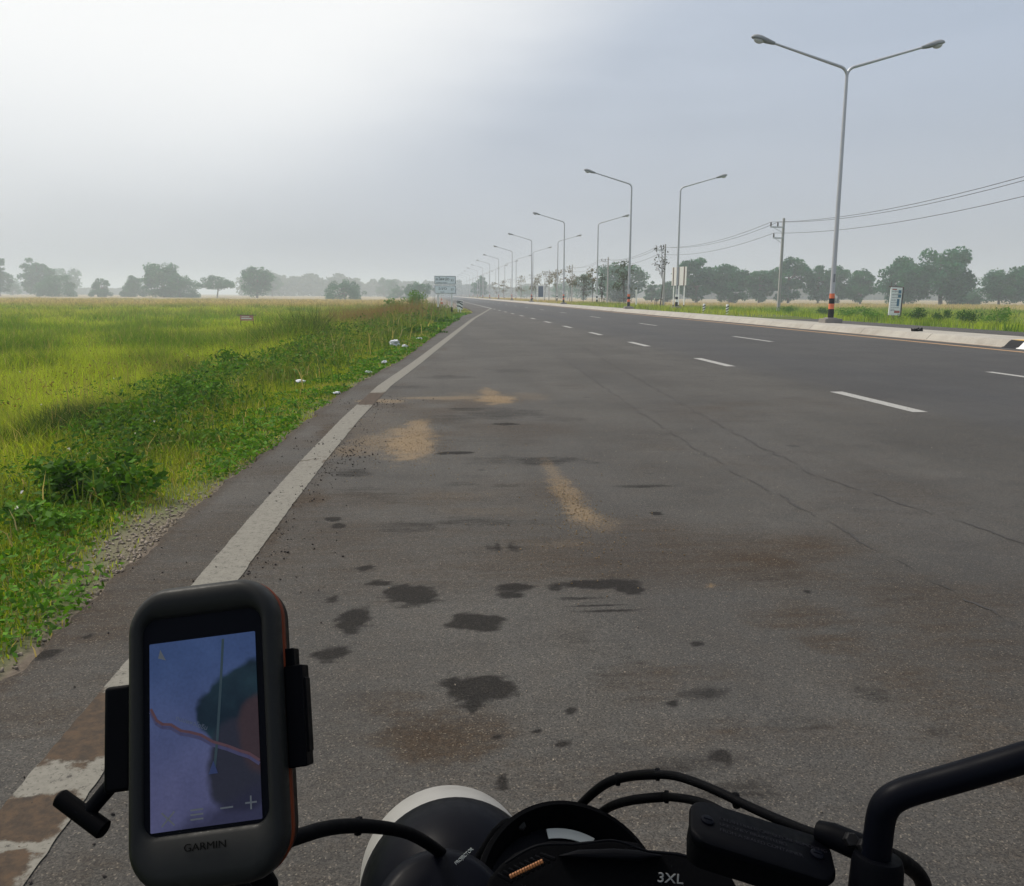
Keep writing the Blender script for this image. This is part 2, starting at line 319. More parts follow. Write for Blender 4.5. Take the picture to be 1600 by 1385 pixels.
# stains on the tarmac: (centre px, half sizes px, channel, strength); each becomes an ellipse on the ground
STAINS = [
 (747,1078,56,24,0,1.0),(738,1106,14,10,0,.8),(742,972,40,13,0,1.0),(645,930,40,16,0,.95),(553,968,28,20,0,.85),(515,1022,30,13,0,.75),
 (930,913,60,9,0,.95),(985,920,22,8,0,.9),(802,918,30,7,0,.8),(795,930,24,6,0,.8),(868,918,14,6,0,.7),(570,888,18,5,0,.8),(592,911,22,6,0,.7),
 (520,936,12,6,0,.8),(895,1110,12,5,0,1.0),(883,1163,10,6,0,1.0),(1128,1183,17,13,0,.9),(780,1152,10,6,0,.8),(1048,1100,10,4,0,.9),(840,1143,8,4,0,.8),
 (1026,803,10,3,0,.95),(1087,1006,12,4,0,.8),(1263,925,8,3,0,.9),(785,1225,14,13,0,.8),(70,1024,30,9,0,.75),(186,1110,12,6,0,.6),(135,995,10,4,0,.8),
 (640,824,70,9,0,.44),(740,817,80,8,0,.46),(860,815,50,7,0,.34),(700,655,60,9,0,.40),(790,648,70,10,0,.44),(880,655,50,6,0,.34),(760,690,110,9,0,.30),(770,720,60,9,0,.40),(850,720,60,8,0,.50),(910,722,40,5,0,.36),(560,768,60,10,0,.36),(600,778,50,10,0,.34),(720,757,60,5,0,.40),(790,760,60,5,0,.36),(710,708,28,2.5,0,1.0),(545,740,40,6,0,.5),
 (520,812,12,4,0,1.0),(528,822,12,4,0,.9),(735,640,60,4,0,.5),(790,663,20,2,0,.8),(1000,760,60,3,0,.5),(700,590,60,4,0,.4),(800,580,60,5,0,.35),(640,605,40,3,0,.4),
 (765,855,8,9,0,.55),(780,855,5,10,0,.6),(795,855,5,10,0,.6),(810,857,8,9,0,.5),(860,850,10,8,0,.45),
 (905,935,50,2,0,.7),(940,946,55,2,0,.7),(950,955,50,2.5,0,.7),(905,1000,40,60,0,.33),(985,1040,40,70,0,.30),(1100,1085,50,14,0,.5),(950,1060,40,30,0,.36),
 (1360,1085,35,18,0,.42),(1080,1200,90,35,0,.40),(1150,1240,90,30,0,.42),(1250,1130,60,20,0,.36),(1480,1140,50,18,0,.36),(1200,900,90,20,0,.32),(1400,930,60,15,0,.3),
 (680,1150,115,42,2,.85),(600,1090,90,22,2,.45),(620,880,120,12,2,.35),(560,920,90,30,2,.4),(1000,1070,90,40,2,.42),(1110,1050,80,20,2,.4),(1200,890,90,30,2,.5),(1260,960,110,30,2,.55),
 (1330,1010,90,20,2,.5),(1180,870,70,18,2,.45),(700,830,200,20,2,.42),(560,780,90,16,2,.55),(540,690,60,30,2,.5),(900,860,120,30,2,.35),(470,790,30,60,2,.45),
 (410,850,20,40,2,.35),(520,660,30,20,2,.45),(280,790,40,20,2,.4),(360,720,40,12,2,.45),(120,1000,80,12,2,.6),(180,950,50,10,2,.45),(1300,1150,160,40,2,.4),(1050,1150,120,30,2,.35),
 (640,690,44,26,1,.66),(652,672,26,20,1,.62),(600,690,55,20,1,.46),(545,704,40,10,1,.42),(590,660,60,20,1,.26),(778,624,34,8,1,.74),(765,614,18,9,1,.58),(740,622,50,10,1,.36),(820,620,40,8,1,.34),(690,622,110,3,1,.50),(600,627,40,3,1,.55),
 (885,770,24,38,1,.55),(905,800,26,20,1,.62),(925,812,34,14,1,.50),(862,735,14,24,1,.45),(935,820,46,14,1,.40),(710,775,100,8,1,.25),(870,660,120,40,1,.14),(640,640,150,40,1,.16),
 (560,800,100,20,1,.15),(890,850,60,8,1,.30),(1110,915,8,4,1,.6),(500,715,20,5,1,.5),(760,800,90,10,1,.25),
]
SW = []
for px, py, hw, hh, ch, s in STAINS:
    c = G(px, py); rx = abs(G(px+hw, py)[0]-c[0]); ry = (G(px, py-hh)[1]-G(px, py+hh)[1])/2
    SW.append((c[0], c[1], rx, ry, ch, min(1, s*1.25) if ch == 2 else s))

def road():
    xs = np.concatenate([np.arange(0, 7.5, 0.03), np.arange(7.5, 16.4, 0.35)]); xs = xs/xs[-1]
    ys = [-12, -6, -2, 0.0]; y = 0.5; st = 0.02
    while y < 900: ys.append(y); y += st; st = max(0.02, (y*0.0042)) if y < 30 else y*0.03
    ys = np.array(ys + [900.0])
    Yg, Tg = np.meshgrid(ys, xs, indexing='ij')
    Xl = XL(Yg); X = Xl + Tg*(KERB+0.04-Xl)
    nr, nc = X.shape
    Z = np.zeros_like(X)
    rag = (vn(Yg, Yg*0, 0.35, 3)-.5)*0.09 + (vn(Yg, Yg*0, 0.08, 4)-.5)*0.04      # broken edge
    X[:, 0] += rag[:, 0]; X[:, 1] = np.maximum(X[:, 1], X[:, 0]+.01)
    st = np.zeros((nr, nc, 4), np.float32); st[..., 3] = 1
    near = Yg < 45
    for cx, cy_, rx, ry, ch, s in SW:
        i0, i1 = np.searchsorted(ys, [cy_-ry*2, cy_+ry*2]); i1 = min(i1+1, nr)
        xx, yy = X[i0:i1], Yg[i0:i1]
        d = np.sqrt(((xx-cx)/rx)**2 + ((yy-cy_)/ry)**2)
        d = d + (vn(xx, yy, max(rx, .02)*.55, 5)-.5)*.55 + (vn(xx, yy, max(rx, .02)*.2, 6)-.5)*.35
        val = s*(1-ss(d, 0.35, 1.65))
        st[i0:i1, :, ch] = np.maximum(st[i0:i1, :, ch], val) if ch != 2 else np.minimum(1, st[i0:i1, :, ch] + val*.8)
    # dirt along the edge line and shoulder
    lx = np.interp(Yg, LY, LX)
    st[..., 2] = np.maximum(st[..., 2], np.where(near, .55*np.exp(-((X-lx-.22)/.16)**2)*vn(X, Yg, .5, 8), 0))
    st[..., 2] = np.maximum(st[..., 2], np.where(X < lx, .62*vn(X, Yg, .6, 9), 0))
    st[..., 2] = np.maximum(st[..., 2], .7*np.exp(-((X-XL(Yg))/.12)**2))
    st[..., 2] = np.maximum(st[..., 2], .80*vn(X, Yg, 1.1, 11)*vn(X, Yg, .4, 13)**.5*(1-ss(X, 4.2, 6))*np.where(Yg < 9, 1, np.exp(-(Yg-9)/8)))
    newer = (ss(X, 5.2, 6.0)*0.75 + 0.35*np.exp(-((X-7.2)/.6)**2) + .25*vn(X*4, Yg*.15, 1.5, 12)*(X > 5) + .22*np.exp(-((X-1.0)/.32)**2) + .22*np.exp(-((X-2.7)/.32)**2)) * 1.0
    ii = np.arange(nr*nc).reshape(nr, nc)
    q = np.stack([ii[:-1, :-1], ii[:-1, 1:], ii[1:, 1:], ii[1:, :-1]], -1).reshape(-1)
    V = np.stack([X, Yg, Z], -1).reshape(-1, 3)
    # skirt: the tarmac's broken edge drops to the verge
    sk = V[ii[:, 0]].copy(); sk[:, 0] -= .02; sk[:, 2] = -.07; o = len(V); V = np.concatenate([V, sk])
    a = ii[:, 0]; b = np.arange(nr)+o
    q = np.concatenate([q, np.stack([b[:-1], a[:-1], a[1:], b[1:]], -1).reshape(-1)])
    ob = npmesh('road', V, q, np.arange(0, len(q), 4), M['asphalt'])
    full = np.concatenate([st.reshape(-1, 4), np.tile([0, 0, .6, 1], (nr, 1))]).astype(np.float32)
    at = ob.data.attributes.new('stain', 'FLOAT_COLOR', 'POINT'); at.data.foreach_set('color', full.ravel())
    nw = np.concatenate([newer.reshape(-1), np.zeros(nr)]).astype(np.float32)
    at = ob.data.attributes.new('newer', 'FLOAT', 'POINT'); at.data.foreach_set('value', nw)
    return struct(ob)
road()

# painted lines
def line_mat(name, col, wear, dirt):
    mt, t, p = mat(name)
    g = N(t, 'ShaderNodeNewGeometry'); P = g.outputs['Position']
    n1 = N(t, 'ShaderNodeTexNoise', i_Scale=26.0, i_Detail=6.0, i_Roughness=0.75); n2 = N(t, 'ShaderNodeTexNoise', i_Scale=9.0, i_Detail=6.0, i_Roughness=0.7); n3 = N(t, 'ShaderNodeTexNoise', i_Scale=110.0, i_Detail=3.0)
    for n in (n1, n2, n3): t.links.new(P, n.inputs['Vector'])
    c = mixc(t, smooth(t, n1.outputs[0], 0.35, 0.7), col, tuple(x*.75 for x in col))
    c = mixc(t, math_(t, 'MULTIPLY', smooth(t, n3.outputs[0], 0.55, 0.72), wear), c, (0.06, 0.053, 0.047))
    c = mixc(t, smooth(t, n1.outputs[0], .60, .66), c, (0.055, 0.05, 0.045))
    a = N(t, 'ShaderNodeAttribute', attribute_name='mud')
    md = smooth(t, math_(t, 'ADD', a.outputs['Fac'], math_(t, 'MULTIPLY', math_(t, 'SUBTRACT', n2.outputs[0], 0.5), dirt)), 0.42, 0.62)
    mudc = mixc(t, smooth(t, n1.outputs[0], .3, .75), (0.018, 0.011, 0.007), (0.075, 0.044, 0.023))
    c = mixc(t, math_(t, 'MULTIPLY', md, 0.93), c, mudc)
    t.links.new(c, p.inputs['Base Color']); p.inputs['Roughness'].default_value = 0.8; p.inputs['Specular IOR Level'].default_value = 0.2
    return mt
M['line_white'] = line_mat('line_white', (0.185, 0.175, 0.15), 0.75, 1.5)
M['line_clean'] = line_mat('line_clean', (0.34, 0.335, 0.32), 0.45, 0.3)
M['line_orange'] = line_mat('line_orange', (0.40, 0.25, 0.13), 0.5, 0.3)
def strip(name, mt, ys, xc, w, z=0.004, mud=None, rag=0.0):
    ys = np.asarray(ys); xc = np.asarray(xc); n = 8; T = np.linspace(-.5, .5, n)
    X = xc[:, None] + T[None]*w; Y = np.repeat(ys[:, None], n, 1)
    if rag:
        X[:, 0] += (vn(ys, ys*0, .035, 21)-.5)*rag; X[:, -1] += (vn(ys, ys*0, .035, 22)-.5)*rag
    V = np.stack([X, Y, np.full_like(X, z)], -1).reshape(-1, 3); ii = np.arange(len(V)).reshape(len(ys), n)
    q = np.stack([ii[:-1, :-1], ii[:-1, 1:], ii[1:, 1:], ii[1:, :-1]], -1).reshape(-1)
    o = npmesh(name, V, q, np.arange(0, len(q), 4), M[mt])
    if mud is not None:
        a = o.data.attributes.new('mud', 'FLOAT', 'POINT'); a.data.foreach_set('value', mud(X, Y).reshape(-1).astype(np.float32))
    return struct(o)
MUDY = [(1385,.78),(1340,.78),(1333,.25),(1326,.25),(1318,.85),(1255,.85),(1238,.45),(1228,.25),(1205,.35),(1192,.62),(1183,.9),(1095,.9),(1080,.6),(1062,.12),(900,.1),(880,.28),(850,.12),(745,.2),(720,.4),(700,.2),(665,.3),(650,.18),(636,.32),(628,.9),(618,.9),(612,.3),(600,.15),(540,.1),(500,.05)]
_my = np.array([G(np.interp(y, [484,604,700,900,1080,1245,1385], [757,600,503,345,190,75,-25]), y)[1] for y, _ in MUDY]); _mv = np.array([v for _, v in MUDY])
def mudf(X, Y):
    a = np.interp(Y, np.concatenate([[0], _my]), np.concatenate([[.8], _mv]))
    lx = np.interp(Y, LY, LX); right = ss(X-lx, .03, .1)
    return a - np.where(Y < 2.5, right*.35, -right*.1)
yy = np.concatenate([np.arange(-6, .8, .5), np.arange(.8, 12, .03), np.arange(12, 79.6, .25)])
strip('edge_line', 'line_white', yy, np.interp(yy, LY, LX), .190, mud=mudf, rag=.006)
yy = np.concatenate([np.arange(79.8, 200, 2), np.arange(200, 900, 20)]); strip('edge_line', 'line_clean', yy, np.full_like(yy, 5.43), .2)
yy = np.concatenate([np.arange(-12, 60, 1), np.arange(60, 900, 10)]); strip('median_edge_line', 'line_orange', yy, np.full_like(yy, KERB-.22), .22)
def dashes(x, y0, per, ln, y1, w):
    V, q = [], []
    y = y0
    while y < y1:
        o = len(V); V += [(x-w/2, y-ln/2, .004), (x+w/2, y-ln/2, .004), (x+w/2, y+ln/2, .004), (x-w/2, y+ln/2, .004)]
        q += [o, o+1, o+2, o+3]; y += per
    struct(npmesh('lane_line_dashes', np.array(V), np.array(q), np.arange(0, len(q), 4), M['line_clean']))
dashes(5.43, 9.75-6.06*3, 6.06, 2.0, 78.5, .18)
B0 = float(G(1540, 581.5)[1]) - 1.55
dashes(9.62, B0, 12.55, 3.1, 600, .16)
# long thin cracks along the paving joints
M['crack'] = simple('crack_tar', (0.030, 0.027, 0.026), 0.9, 0.3, 40)
for pts in (((905,540),(1130,668),(1280,745),(1440,797),(1600,850)), ((880,560),(1010,652),(1130,728),(1250,792),(1380,868),(1600,980))):
    P = [G(*p) for p in pts]; ys = np.arange(P[-1][1], P[0][1], .012)
    py = np.array([p[1] for p in P][::-1]); pxx = np.array([p[0] for p in P][::-1])
    xc = np.interp(ys, py, pxx) + (vn(ys, ys*0, .12, 31)-.5)*.06 + (vn(ys, ys*0, .03, 32)-.5)*.022
    w = np.clip((vn(ys, ys*0, .09, 33)-.33)*.03*(1+ys*.06), 0.0004, .02*(1+ys*.05))
    V = np.stack([np.stack([xc-w/2, ys, ys*0+.0025], -1), np.stack([xc+w/2, ys, ys*0+.0025], -1)], 1).reshape(-1, 3)
    k = np.arange(len(ys)-1)*2; q = np.stack([k, k+1, k+3, k+2], -1).reshape(-1)
    struct(npmesh('pavement_crack', V, q, np.arange(0, len(q), 4), M['crack']))

# ------------------------------------------------------------------ ground
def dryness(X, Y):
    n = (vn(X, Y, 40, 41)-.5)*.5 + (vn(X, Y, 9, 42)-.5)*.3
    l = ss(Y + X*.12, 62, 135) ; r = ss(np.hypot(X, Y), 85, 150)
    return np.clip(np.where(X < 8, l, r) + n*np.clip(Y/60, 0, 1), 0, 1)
def ground_z(X, Y):
    s = XL(Y) - X
    zl = -.035 - .13*ss(s, .2, 1.6) - .45*ss(s, 1.6, 4.6) + (vn(X, Y, .7, 43)-.5)*.07*ss(s, .1, .8) + (vn(X, Y, 5, 44)-.5)*.25*ss(s, 2.5, 6)*(1-ss(Y, 60, 120))
    med = (X < 22) & (Y > 47)
    zr = np.where(med, .12 + (vn(X, Y, 2, 45)-.5)*.08, -.03)
    zr = np.where(X > 22.2, -.03 - .12*ss(X, 22.4, 26) - .25*ss(X, 26, 33) + (vn(X, Y, 3, 46)-.5)*.12*ss(X, 23, 27), zr)
    mid = (s <= 0) & (X < KERB+1.7)
    return np.where(mid, -.08, np.where(s > 0, zl, zr))
def ground():
    sL = np.concatenate([[1600, 1100, 800, 600, 450, 340, 260, 200, 160, 130, 105, 85, 70, 58, 48, 40, 33, 27, 22, 18, 15, 12.5, 10.5, 9, 7.8, 6.8, 6, 5.3], np.arange(4.8, .5, -.25), [.4, .25, .12, .02]])
    tM = np.array([-.05]); xR = np.concatenate([[KERB+.1, KERB+1.72, KERB+1.8, 17.5, 18.5, 19.5, 20.5, 21.5, 21.98, 22.05, 22.3, 22.7, 23.2, 24, 25, 26, 27.5, 29, 31, 33, 36, 40, 45, 52, 60, 70, 82, 100, 120, 150, 190, 240, 310, 400, 520, 700, 1000, 1600]])
    ys = [-60, -40, -25, -15, -8, -4, -2, 0]; y = .3; 
    while y < 46: ys.append(y); y += max(.3, y*.035)
    ys += [46.9, 47.1]; y = 48.5
    while y < 2200: ys.append(y); y += y*.045
    ys = np.array(ys)
    rows = []
    for y in ys:
        e = float(XL(y)); rows.append(np.concatenate([e-sL, [e+.05], xR]))
    X = np.array(rows); Y = np.repeat(ys[:, None], X.shape[1], 1); Z = ground_z(X, Y)
    V = np.stack([X, Y, Z], -1).reshape(-1, 3); ii = np.arange(len(V)).reshape(X.shape)
    q = np.stack([ii[:-1, :-1], ii[:-1, 1:], ii[1:, 1:], ii[1:, :-1]], -1).reshape(-1)
    mt, t, p = mat('earth_and_turf')
    g = N(t, 'ShaderNodeNewGeometry'); P = g.outputs['Position']
    def noise(sc, det=4.0, ro=.6):
        n = N(t, 'ShaderNodeTexNoise', i_Scale=sc, i_Detail=det, i_Roughness=ro); t.links.new(P, n.inputs['Vector']); return n.outputs[0]
    a = N(t, 'ShaderNodeAttribute', attribute_name='dry'); e = N(t, 'ShaderNodeAttribute', attribute_name='bare')
    c = mixc(t, noise(.7, 5), (0.045, 0.075, 0.016), (0.11, 0.15, 0.03))
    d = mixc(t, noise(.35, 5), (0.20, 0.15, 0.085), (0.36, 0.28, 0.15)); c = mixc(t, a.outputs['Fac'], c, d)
    dirt = mixc(t, noise(28, 5, .75), (0.055, 0.042, 0.033), (0.24, 0.20, 0.16))
    c = mixc(t, e.outputs['Fac'], c, dirt)
    t.links.new(c, p.inputs['Base Color']); p.inputs['Roughness'].default_value = .95; p.inputs['Specular IOR Level'].default_value = .15
    b = N(t, 'ShaderNodeBump', i_Strength=.6, i_Distance=.02); t.links.new(noise(40, 5, .7), b.inputs['Height']); t.links.new(b.outputs[0], p.inputs['Normal'])
    o = npmesh('ground', V, q, np.arange(0, len(q), 4), mt, smooth_=True)
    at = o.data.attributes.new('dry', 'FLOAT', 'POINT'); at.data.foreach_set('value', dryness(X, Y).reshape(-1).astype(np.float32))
    s = XL(Y)-X; bare = np.where(s > -.2, np.maximum((1-ss(s, .02, .18)), .9*np.exp(-((Y-4.5)/.7)**2)*(1-ss(s, .18, .42))), 0) 
    bare = np.maximum(bare, np.where((s > 0) & (s < 6) & (Y > 85), 1-ss(s, 3, 6), 0))
    at = o.data.attributes.new('bare', 'FLOAT', 'POINT'); at.data.foreach_set('value', bare.reshape(-1).astype(np.float32))
    struct(o)
ground()
# turning pocket and the other carriageway beyond the median
def sheet(name, mt, x0, x1, y0, y1, z):
    xs = np.linspace(x0, x1, 12); ys = np.concatenate([np.arange(y0, min(y1, 80), 1.0), np.arange(80, y1, 20), [y1]]); ys = np.unique(ys)
    X, Y = np.meshgrid(xs, ys); V = np.stack([X, Y, np.full_like(X, z)], -1).reshape(-1, 3); ii = np.arange(len(V)).reshape(X.shape)
    q = np.stack([ii[:-1, :-1], ii[:-1, 1:], ii[1:, 1:], ii[1:, :-1]], -1).reshape(-1)
    return struct(npmesh(name, V, q, np.arange(0, len(q), 4), M[mt]))
sheet('turning_pocket_road', 'asphalt', KERB+1.75, 22.25, -12, 47, 0.0)

# raised concrete median with a sloping kerb
def concrete():
    mt, t, p = mat('median_concrete')
    g = N(t, 'ShaderNodeNewGeometry'); P = g.outputs['Position']
    n1 = N(t, 'ShaderNodeTexNoise', i_Scale=1.3, i_Detail=6.0, i_Roughness=.65); n2 = N(t, 'ShaderNodeTexNoise', i_Scale=30.0, i_Detail=4.0, i_Roughness=.7)
    for n in (n1, n2): t.links.new(P, n.inputs['Vector'])
    c = mixc(t, smooth(t, n1.outputs[0], .3, .72), (0.29, 0.27, 0.235), (0.37, 0.345, 0.30))
    n4 = N(t, 'ShaderNodeTexNoise', i_Scale=.45, i_Detail=5.0, i_Roughness=.7); t.links.new(P, n4.inputs['Vector'])
    c = mixc(t, math_(t, 'MULTIPLY', smooth(t, n4.outputs[0], .5, .68), .45), c, (0.19, 0.16, 0.125))
    c = mixc(t, math_(t, 'MULTIPLY', smooth(t, n2.outputs[0], .5, .75), .5), c, (0.17, 0.15, 0.12))
    s = N(t, 'ShaderNodeSeparateXYZ'); t.links.new(P, s.inputs[0])
    fr = math_(t, 'FRACT', math_(t, 'DIVIDE', s.outputs[1], 4.0)); j = math_(t, 'LESS_THAN', fr, .009)
    c = mixc(t, math_(t, 'MULTIPLY', j, .85), c, (0.09, 0.08, 0.065))
    lowdirt = math_(t, 'MULTIPLY', smooth(t, math_(t, 'ADD', s.outputs[2], math_(t, 'MULTIPLY', n1.outputs[0], .06)), .02, .08, 1, 0), .5)
    c = mixc(t, lowdirt, c, (0.30, 0.20, 0.12))
    t.links.new(c, p.inputs['Base Color']); p.inputs['Roughness'].default_value = .85
    b = N(t, 'ShaderNodeBump', i_Strength=.3, i_Distance=.01); t.links.new(n2.outputs[0], b.inputs['Height']); t.links.new(b.outputs[0], p.inputs['Normal'])
    return mt
M['concrete'] = concrete()
PROF = [(KERB-.02, -.05), (KERB, .012), (KERB+.07, .03), (KERB+.20, .165), (KERB+.26, .2), (KERB+1.7, .21), (KERB+1.74, .17), (KERB+1.74, -.05)]
def extrude_prof(name, ys, mats, mids=None):
    V = [(x, y, z) for y in ys for x, z in PROF]; n = len(PROF); b = MB(); b.v = V
    for i in range(len(ys)-1):
        for k in range(n-1):
            b.f.append((i*n+k, i*n+k+1, (i+1)*n+k+1, (i+1)*n+k)); b.m.append(mids(i, k) if mids else 0)
    b.f += [tuple(range(n)), tuple(range((len(ys)-1)*n, len(ys)*n))]; b.m += [0, 0]
    return b.build(name, mats)
YB = float(G(1588, 543, 0)[1])
struct(extrude_prof('median_kerb', [YB] + list(np.arange(math.ceil(YB+.5), 60, 2.0)) + list(np.arange(60, 900, 15.0)), ['concrete']))
# its painted end: black and white blocks, yellow on the top
ys = list(np.linspace(YB-.004, YB-4.4, 9))
o = extrude_prof('painted_median_end', ys, ['paint_black', 'paint_white', 'paint_yellow', 'concrete'], lambda i, k: (2 if k >= 4 and i >= 0 else i % 2))
tag(o, 'black, white and yellow painted end of the concrete median kerb', 'painted kerb')
if o.data.polygons: pass

# ------------------------------------------------------------------ street lamps
def arc_pts(cx, cz, r, a0, a1, sx, n=6): 
    return [(cx+sx*r*math.cos(rad(a0+(a1-a0)*i/n)), 0, cz+r*math.sin(rad(a0+(a1-a0)*i/n))) for i in range(n+1)]
def lamp_proto(arms, stripe, lab, fork):
    t = thing('street_lamp', (0, 0, 0), lab, 'street lamp', 'double and single arm lamps along the median')
    b = MB(); b.box((0, 0, .09), (.75, .62, .18)); b.box((0, 0, .2), (.42, .42, .05)); b.build('plinth', 'plinth', t, bevel=.015)
    b = MB(); b.tube([(0, 0, .2), (0, 0, 1.34), (0, 0, 5), (0, 0, 9.75)], [.115, .105, .085, .062], 14); b.build('pole', 'galvanised', t, sm=True)
    hs = [.22, .58, .80, 1.02, 1.22, 1.40]
    b = MB()
    for i in range(5): b.tube([(0, 0, hs[i]), (0, 0, hs[i+1])], [.122-.004*i, .119-.004*i], 14, mi=i % 2)
    b.build('painted_bands', ['paint_black', stripe], t, sm=True)
    b = MB(); b.box((0, -.097, 1.85), (.09, .02, .34)); b.build('access_door', 'lamp_grey', t, bevel=.004)
    for sx in arms:
        b = MB(); R_ = .38
        p = [(0, 0, 9.72), (0, 0, 9.85)] if not fork else [(0, 0, 9.72)]
        st = math.atan2(1.0, 3.5); pts = []
        for i in range(7):
            a = i/6*(math.pi/2-st); pts.append((sx*R_*(1-math.cos(a)), 0, 9.75+R_*math.sin(a)))
        ex, ez = pts[-1][0], pts[-1][2]; L = 3.0
        end = (ex+sx*L*math.cos(st), 0, ez+L*math.sin(st)); mid = (ex+sx*L*.5*math.cos(st), 0, ez+L*.5*math.sin(st))
        b.tube([(0, 0, 9.70)] + pts + [mid, end], [.06]*8 + [.05, .042], 10); b.build('arm', 'galvanised', t, sm=True)
        d = Vector((sx*math.cos(st*.75), 0, math.sin(st*.75))); u = Vector((-sx*math.sin(st*.75), 0, math.cos(st*.75))); e = Vector(end) - d*.12
        b = MB(); rings = []
        for s_, hw, up, dn in ((0, .06, .06, .06), (.12, .075, .075, .08), (.35, .12, .12, .09), (.60, .17, .16, .06), (.80, .165, .155, .04), (.93, .11, .11, .03), (1.0, .03, .04, .01)):
            rr = []
            for k in range(14):
                a = 2*math.pi*k/14; rr.append(e + d*(s_*.98) + Vector((0, 1, 0))*hw*math.cos(a) + u*(up if math.sin(a) > 0 else dn)*math.sin(a))
            rings.append(rr)
        b.loft(rings); h = b.build('lamp_head', 'lamp_grey', t, sm=True)
        b = MB(); rings = []
        for q in range(6):
            a = q/5*math.pi/2; rr = []
            for k in range(14):
                c = 2*math.pi*k/14; rr.append(e + d*(.66+.21*math.cos(c)*math.cos(a)) + Vector((0, 1, 0))*.13*math.sin(c)*math.cos(a) - u*(.035+.13*math.sin(a)))
            rings.append(rr)
        b.loft(rings); b.build('lens', 'lamp_lens', h, sm=True)
    return t
LAMPX, LAMPXR, PER = 16.45, 20.75, 35.6
double = lamp_proto((-1, 1), 'paint_orange', 'tall double-armed grey lamp on the near concrete median, orange and black bands at its foot', True)
double.location = (16.55, 33.7, .2); double.rotation_euler = (0, rad(-.35), 0)
left = lamp_proto((-1,), 'paint_orange', 'single-arm lamp with orange and black bands, nearest of those reaching over the near carriageway', False)
right = lamp_proto((1,), 'paint_white', 'single-arm lamp with white and black bands behind the edge-on white signs', False)
far_l = 'hazy single-arm lamp reaching left over the near carriageway, well down the receding row'
far_r = 'hazy single-arm lamp reaching right away from the near carriageway, well down the receding row'
LL = ['', 'single-arm lamp with orange and black bands, second of those reaching left, beside a leafy sapling', 'single-arm lamp reaching left, third in its row, behind the dashed lane line', 'single-arm lamp reaching left, fourth in its row, near the blue sign']
LR = ['', 'single-arm lamp with white and black bands, second of those reaching right', 'single-arm lamp reaching right, third in its row, among yellowish saplings', 'single-arm lamp reaching right, fourth in its row, in light haze']
for i in range(16):
    y = 69.3 + PER*i + random.uniform(-.6, .6)
    for proto, x, lab, fl in ((left, LAMPX-.25, LL, far_l), (right, LAMPXR, LR, far_r)):
        o = proto if i == 0 else copy_tree(proto)
        o.location = (x, y + (1.5 if proto is right else 0), .2); o.rotation_euler = (0, rad(random.uniform(-.3, .3)), rad(random.uniform(-2, 2)))
        if i: o['label'] = lab[i] if i < 4 else fl

# ------------------------------------------------------------------ utility poles and wires
UX, UY0, UP = 29.6, 69.7, 36.5
def upole():
    t = thing('utility_pole', (0, 0, 0), 'concrete utility pole with two crossarms standing nearest, right of the edge-on signs', 'utility pole', 'utility poles carrying the wires')
    b = MB(); b.loft([[(-.13, -.1, 0), (.13, -.1, 0), (.13, .1, 0), (-.13, .1, 0)], [(-.085, -.075, 8.2), (.085, -.075, 8.2), (.085, .075, 8.2), (-.085, .075, 8.2)]]); b.build('post', 'pole_concrete', t, bevel=.015)
    for z, L, ins in ((7.45, 1.25, (-1.15, -.55)), (6.55, .95, (-.85,))):
        b = MB(); b.box((-L/2+.05, -.12, z), (L, .09, .10)); b.tube([(-.08, -.12, z-.45), (-L*.72, -.12, z-.05)], .022, 6); a = b.build('crossarm', 'galvanised', t)
        for x in ins:
            b = MB(); b.lathe((x, -.12, z+.05), (0, 0, 1), [(0, .03), (.06, .06), (.10, .075), (.14, .055), (.19, .07), (.24, .06), (.32, .05), (.36, .02)], 10); b.build('insulator', 'insulator', a, sm=True)
    return t
up = upole(); poles = []
ULAB = ['', 'concrete utility pole beside the tall wispy staked sapling', 'concrete utility pole between two banded lamps, third along the wires', 'concrete utility pole, fourth along the wires, in front of hazy trees']
for i in range(-1, 9):
    o = up if i == -1 else copy_tree(up)
    x, y = UX + random.uniform(-.15, .15), UY0 + UP*(i if i >= 0 else 0)
    if i == -1: x, y = UX, UY0 - UP      # just outside the frame, it holds the near span
    o.location = (x, y, -.38); poles.append((x, y, -.38))
    if i == -1: o['label'] = 'concrete utility pole just beyond the frame that holds the near span of wires'
    elif i == 0: o['label'] = 'concrete utility pole with two crossarms standing nearest, right of the edge-on signs'
    else: o['label'] = ULAB[i] if i < 4 else 'faint concrete utility pole far along the wires among hazy trees'
for dx, dz, sag, lab in ((-1.15, 7.86, .75, 'upper outer overhead wire strung between the utility poles'), (-.55, 7.86, .8, 'upper inner overhead wire strung between the utility poles'), (-.85, 6.96, .7, 'lower overhead wire strung between the utility poles')):
    b = MB(); pts = []
    for k in range(len(poles)-1):
        (x0, y0, z0), (x1, y1, z1) = poles[k], poles[k+1]
        for j in range(12):
            t = j/12; pts.append((x0+(x1-x0)*t+dx, y0+(y1-y0)*t-.12, z0+dz - sag*4*t*(1-t)))
    x1, y1, z1 = poles[-1]; pts.append((x1+dx, y1-.12, z1+dz))
    b.tube(pts, .016, 6); o = b.build('overhead_wire', 'wire', sm=True); tag(o, lab, 'wire', 'overhead wires')

# ------------------------------------------------------------------ signs and posts
def face_cam(px, py, y, z=None):
    v = ray(px, py); t = y/v[1]; return CAM + v*t
def xat(px, y):                           # lateral place of a thing seen at px when it stands y metres ahead
    v = ray(px, 470); return float(v[0]*y/v[1])
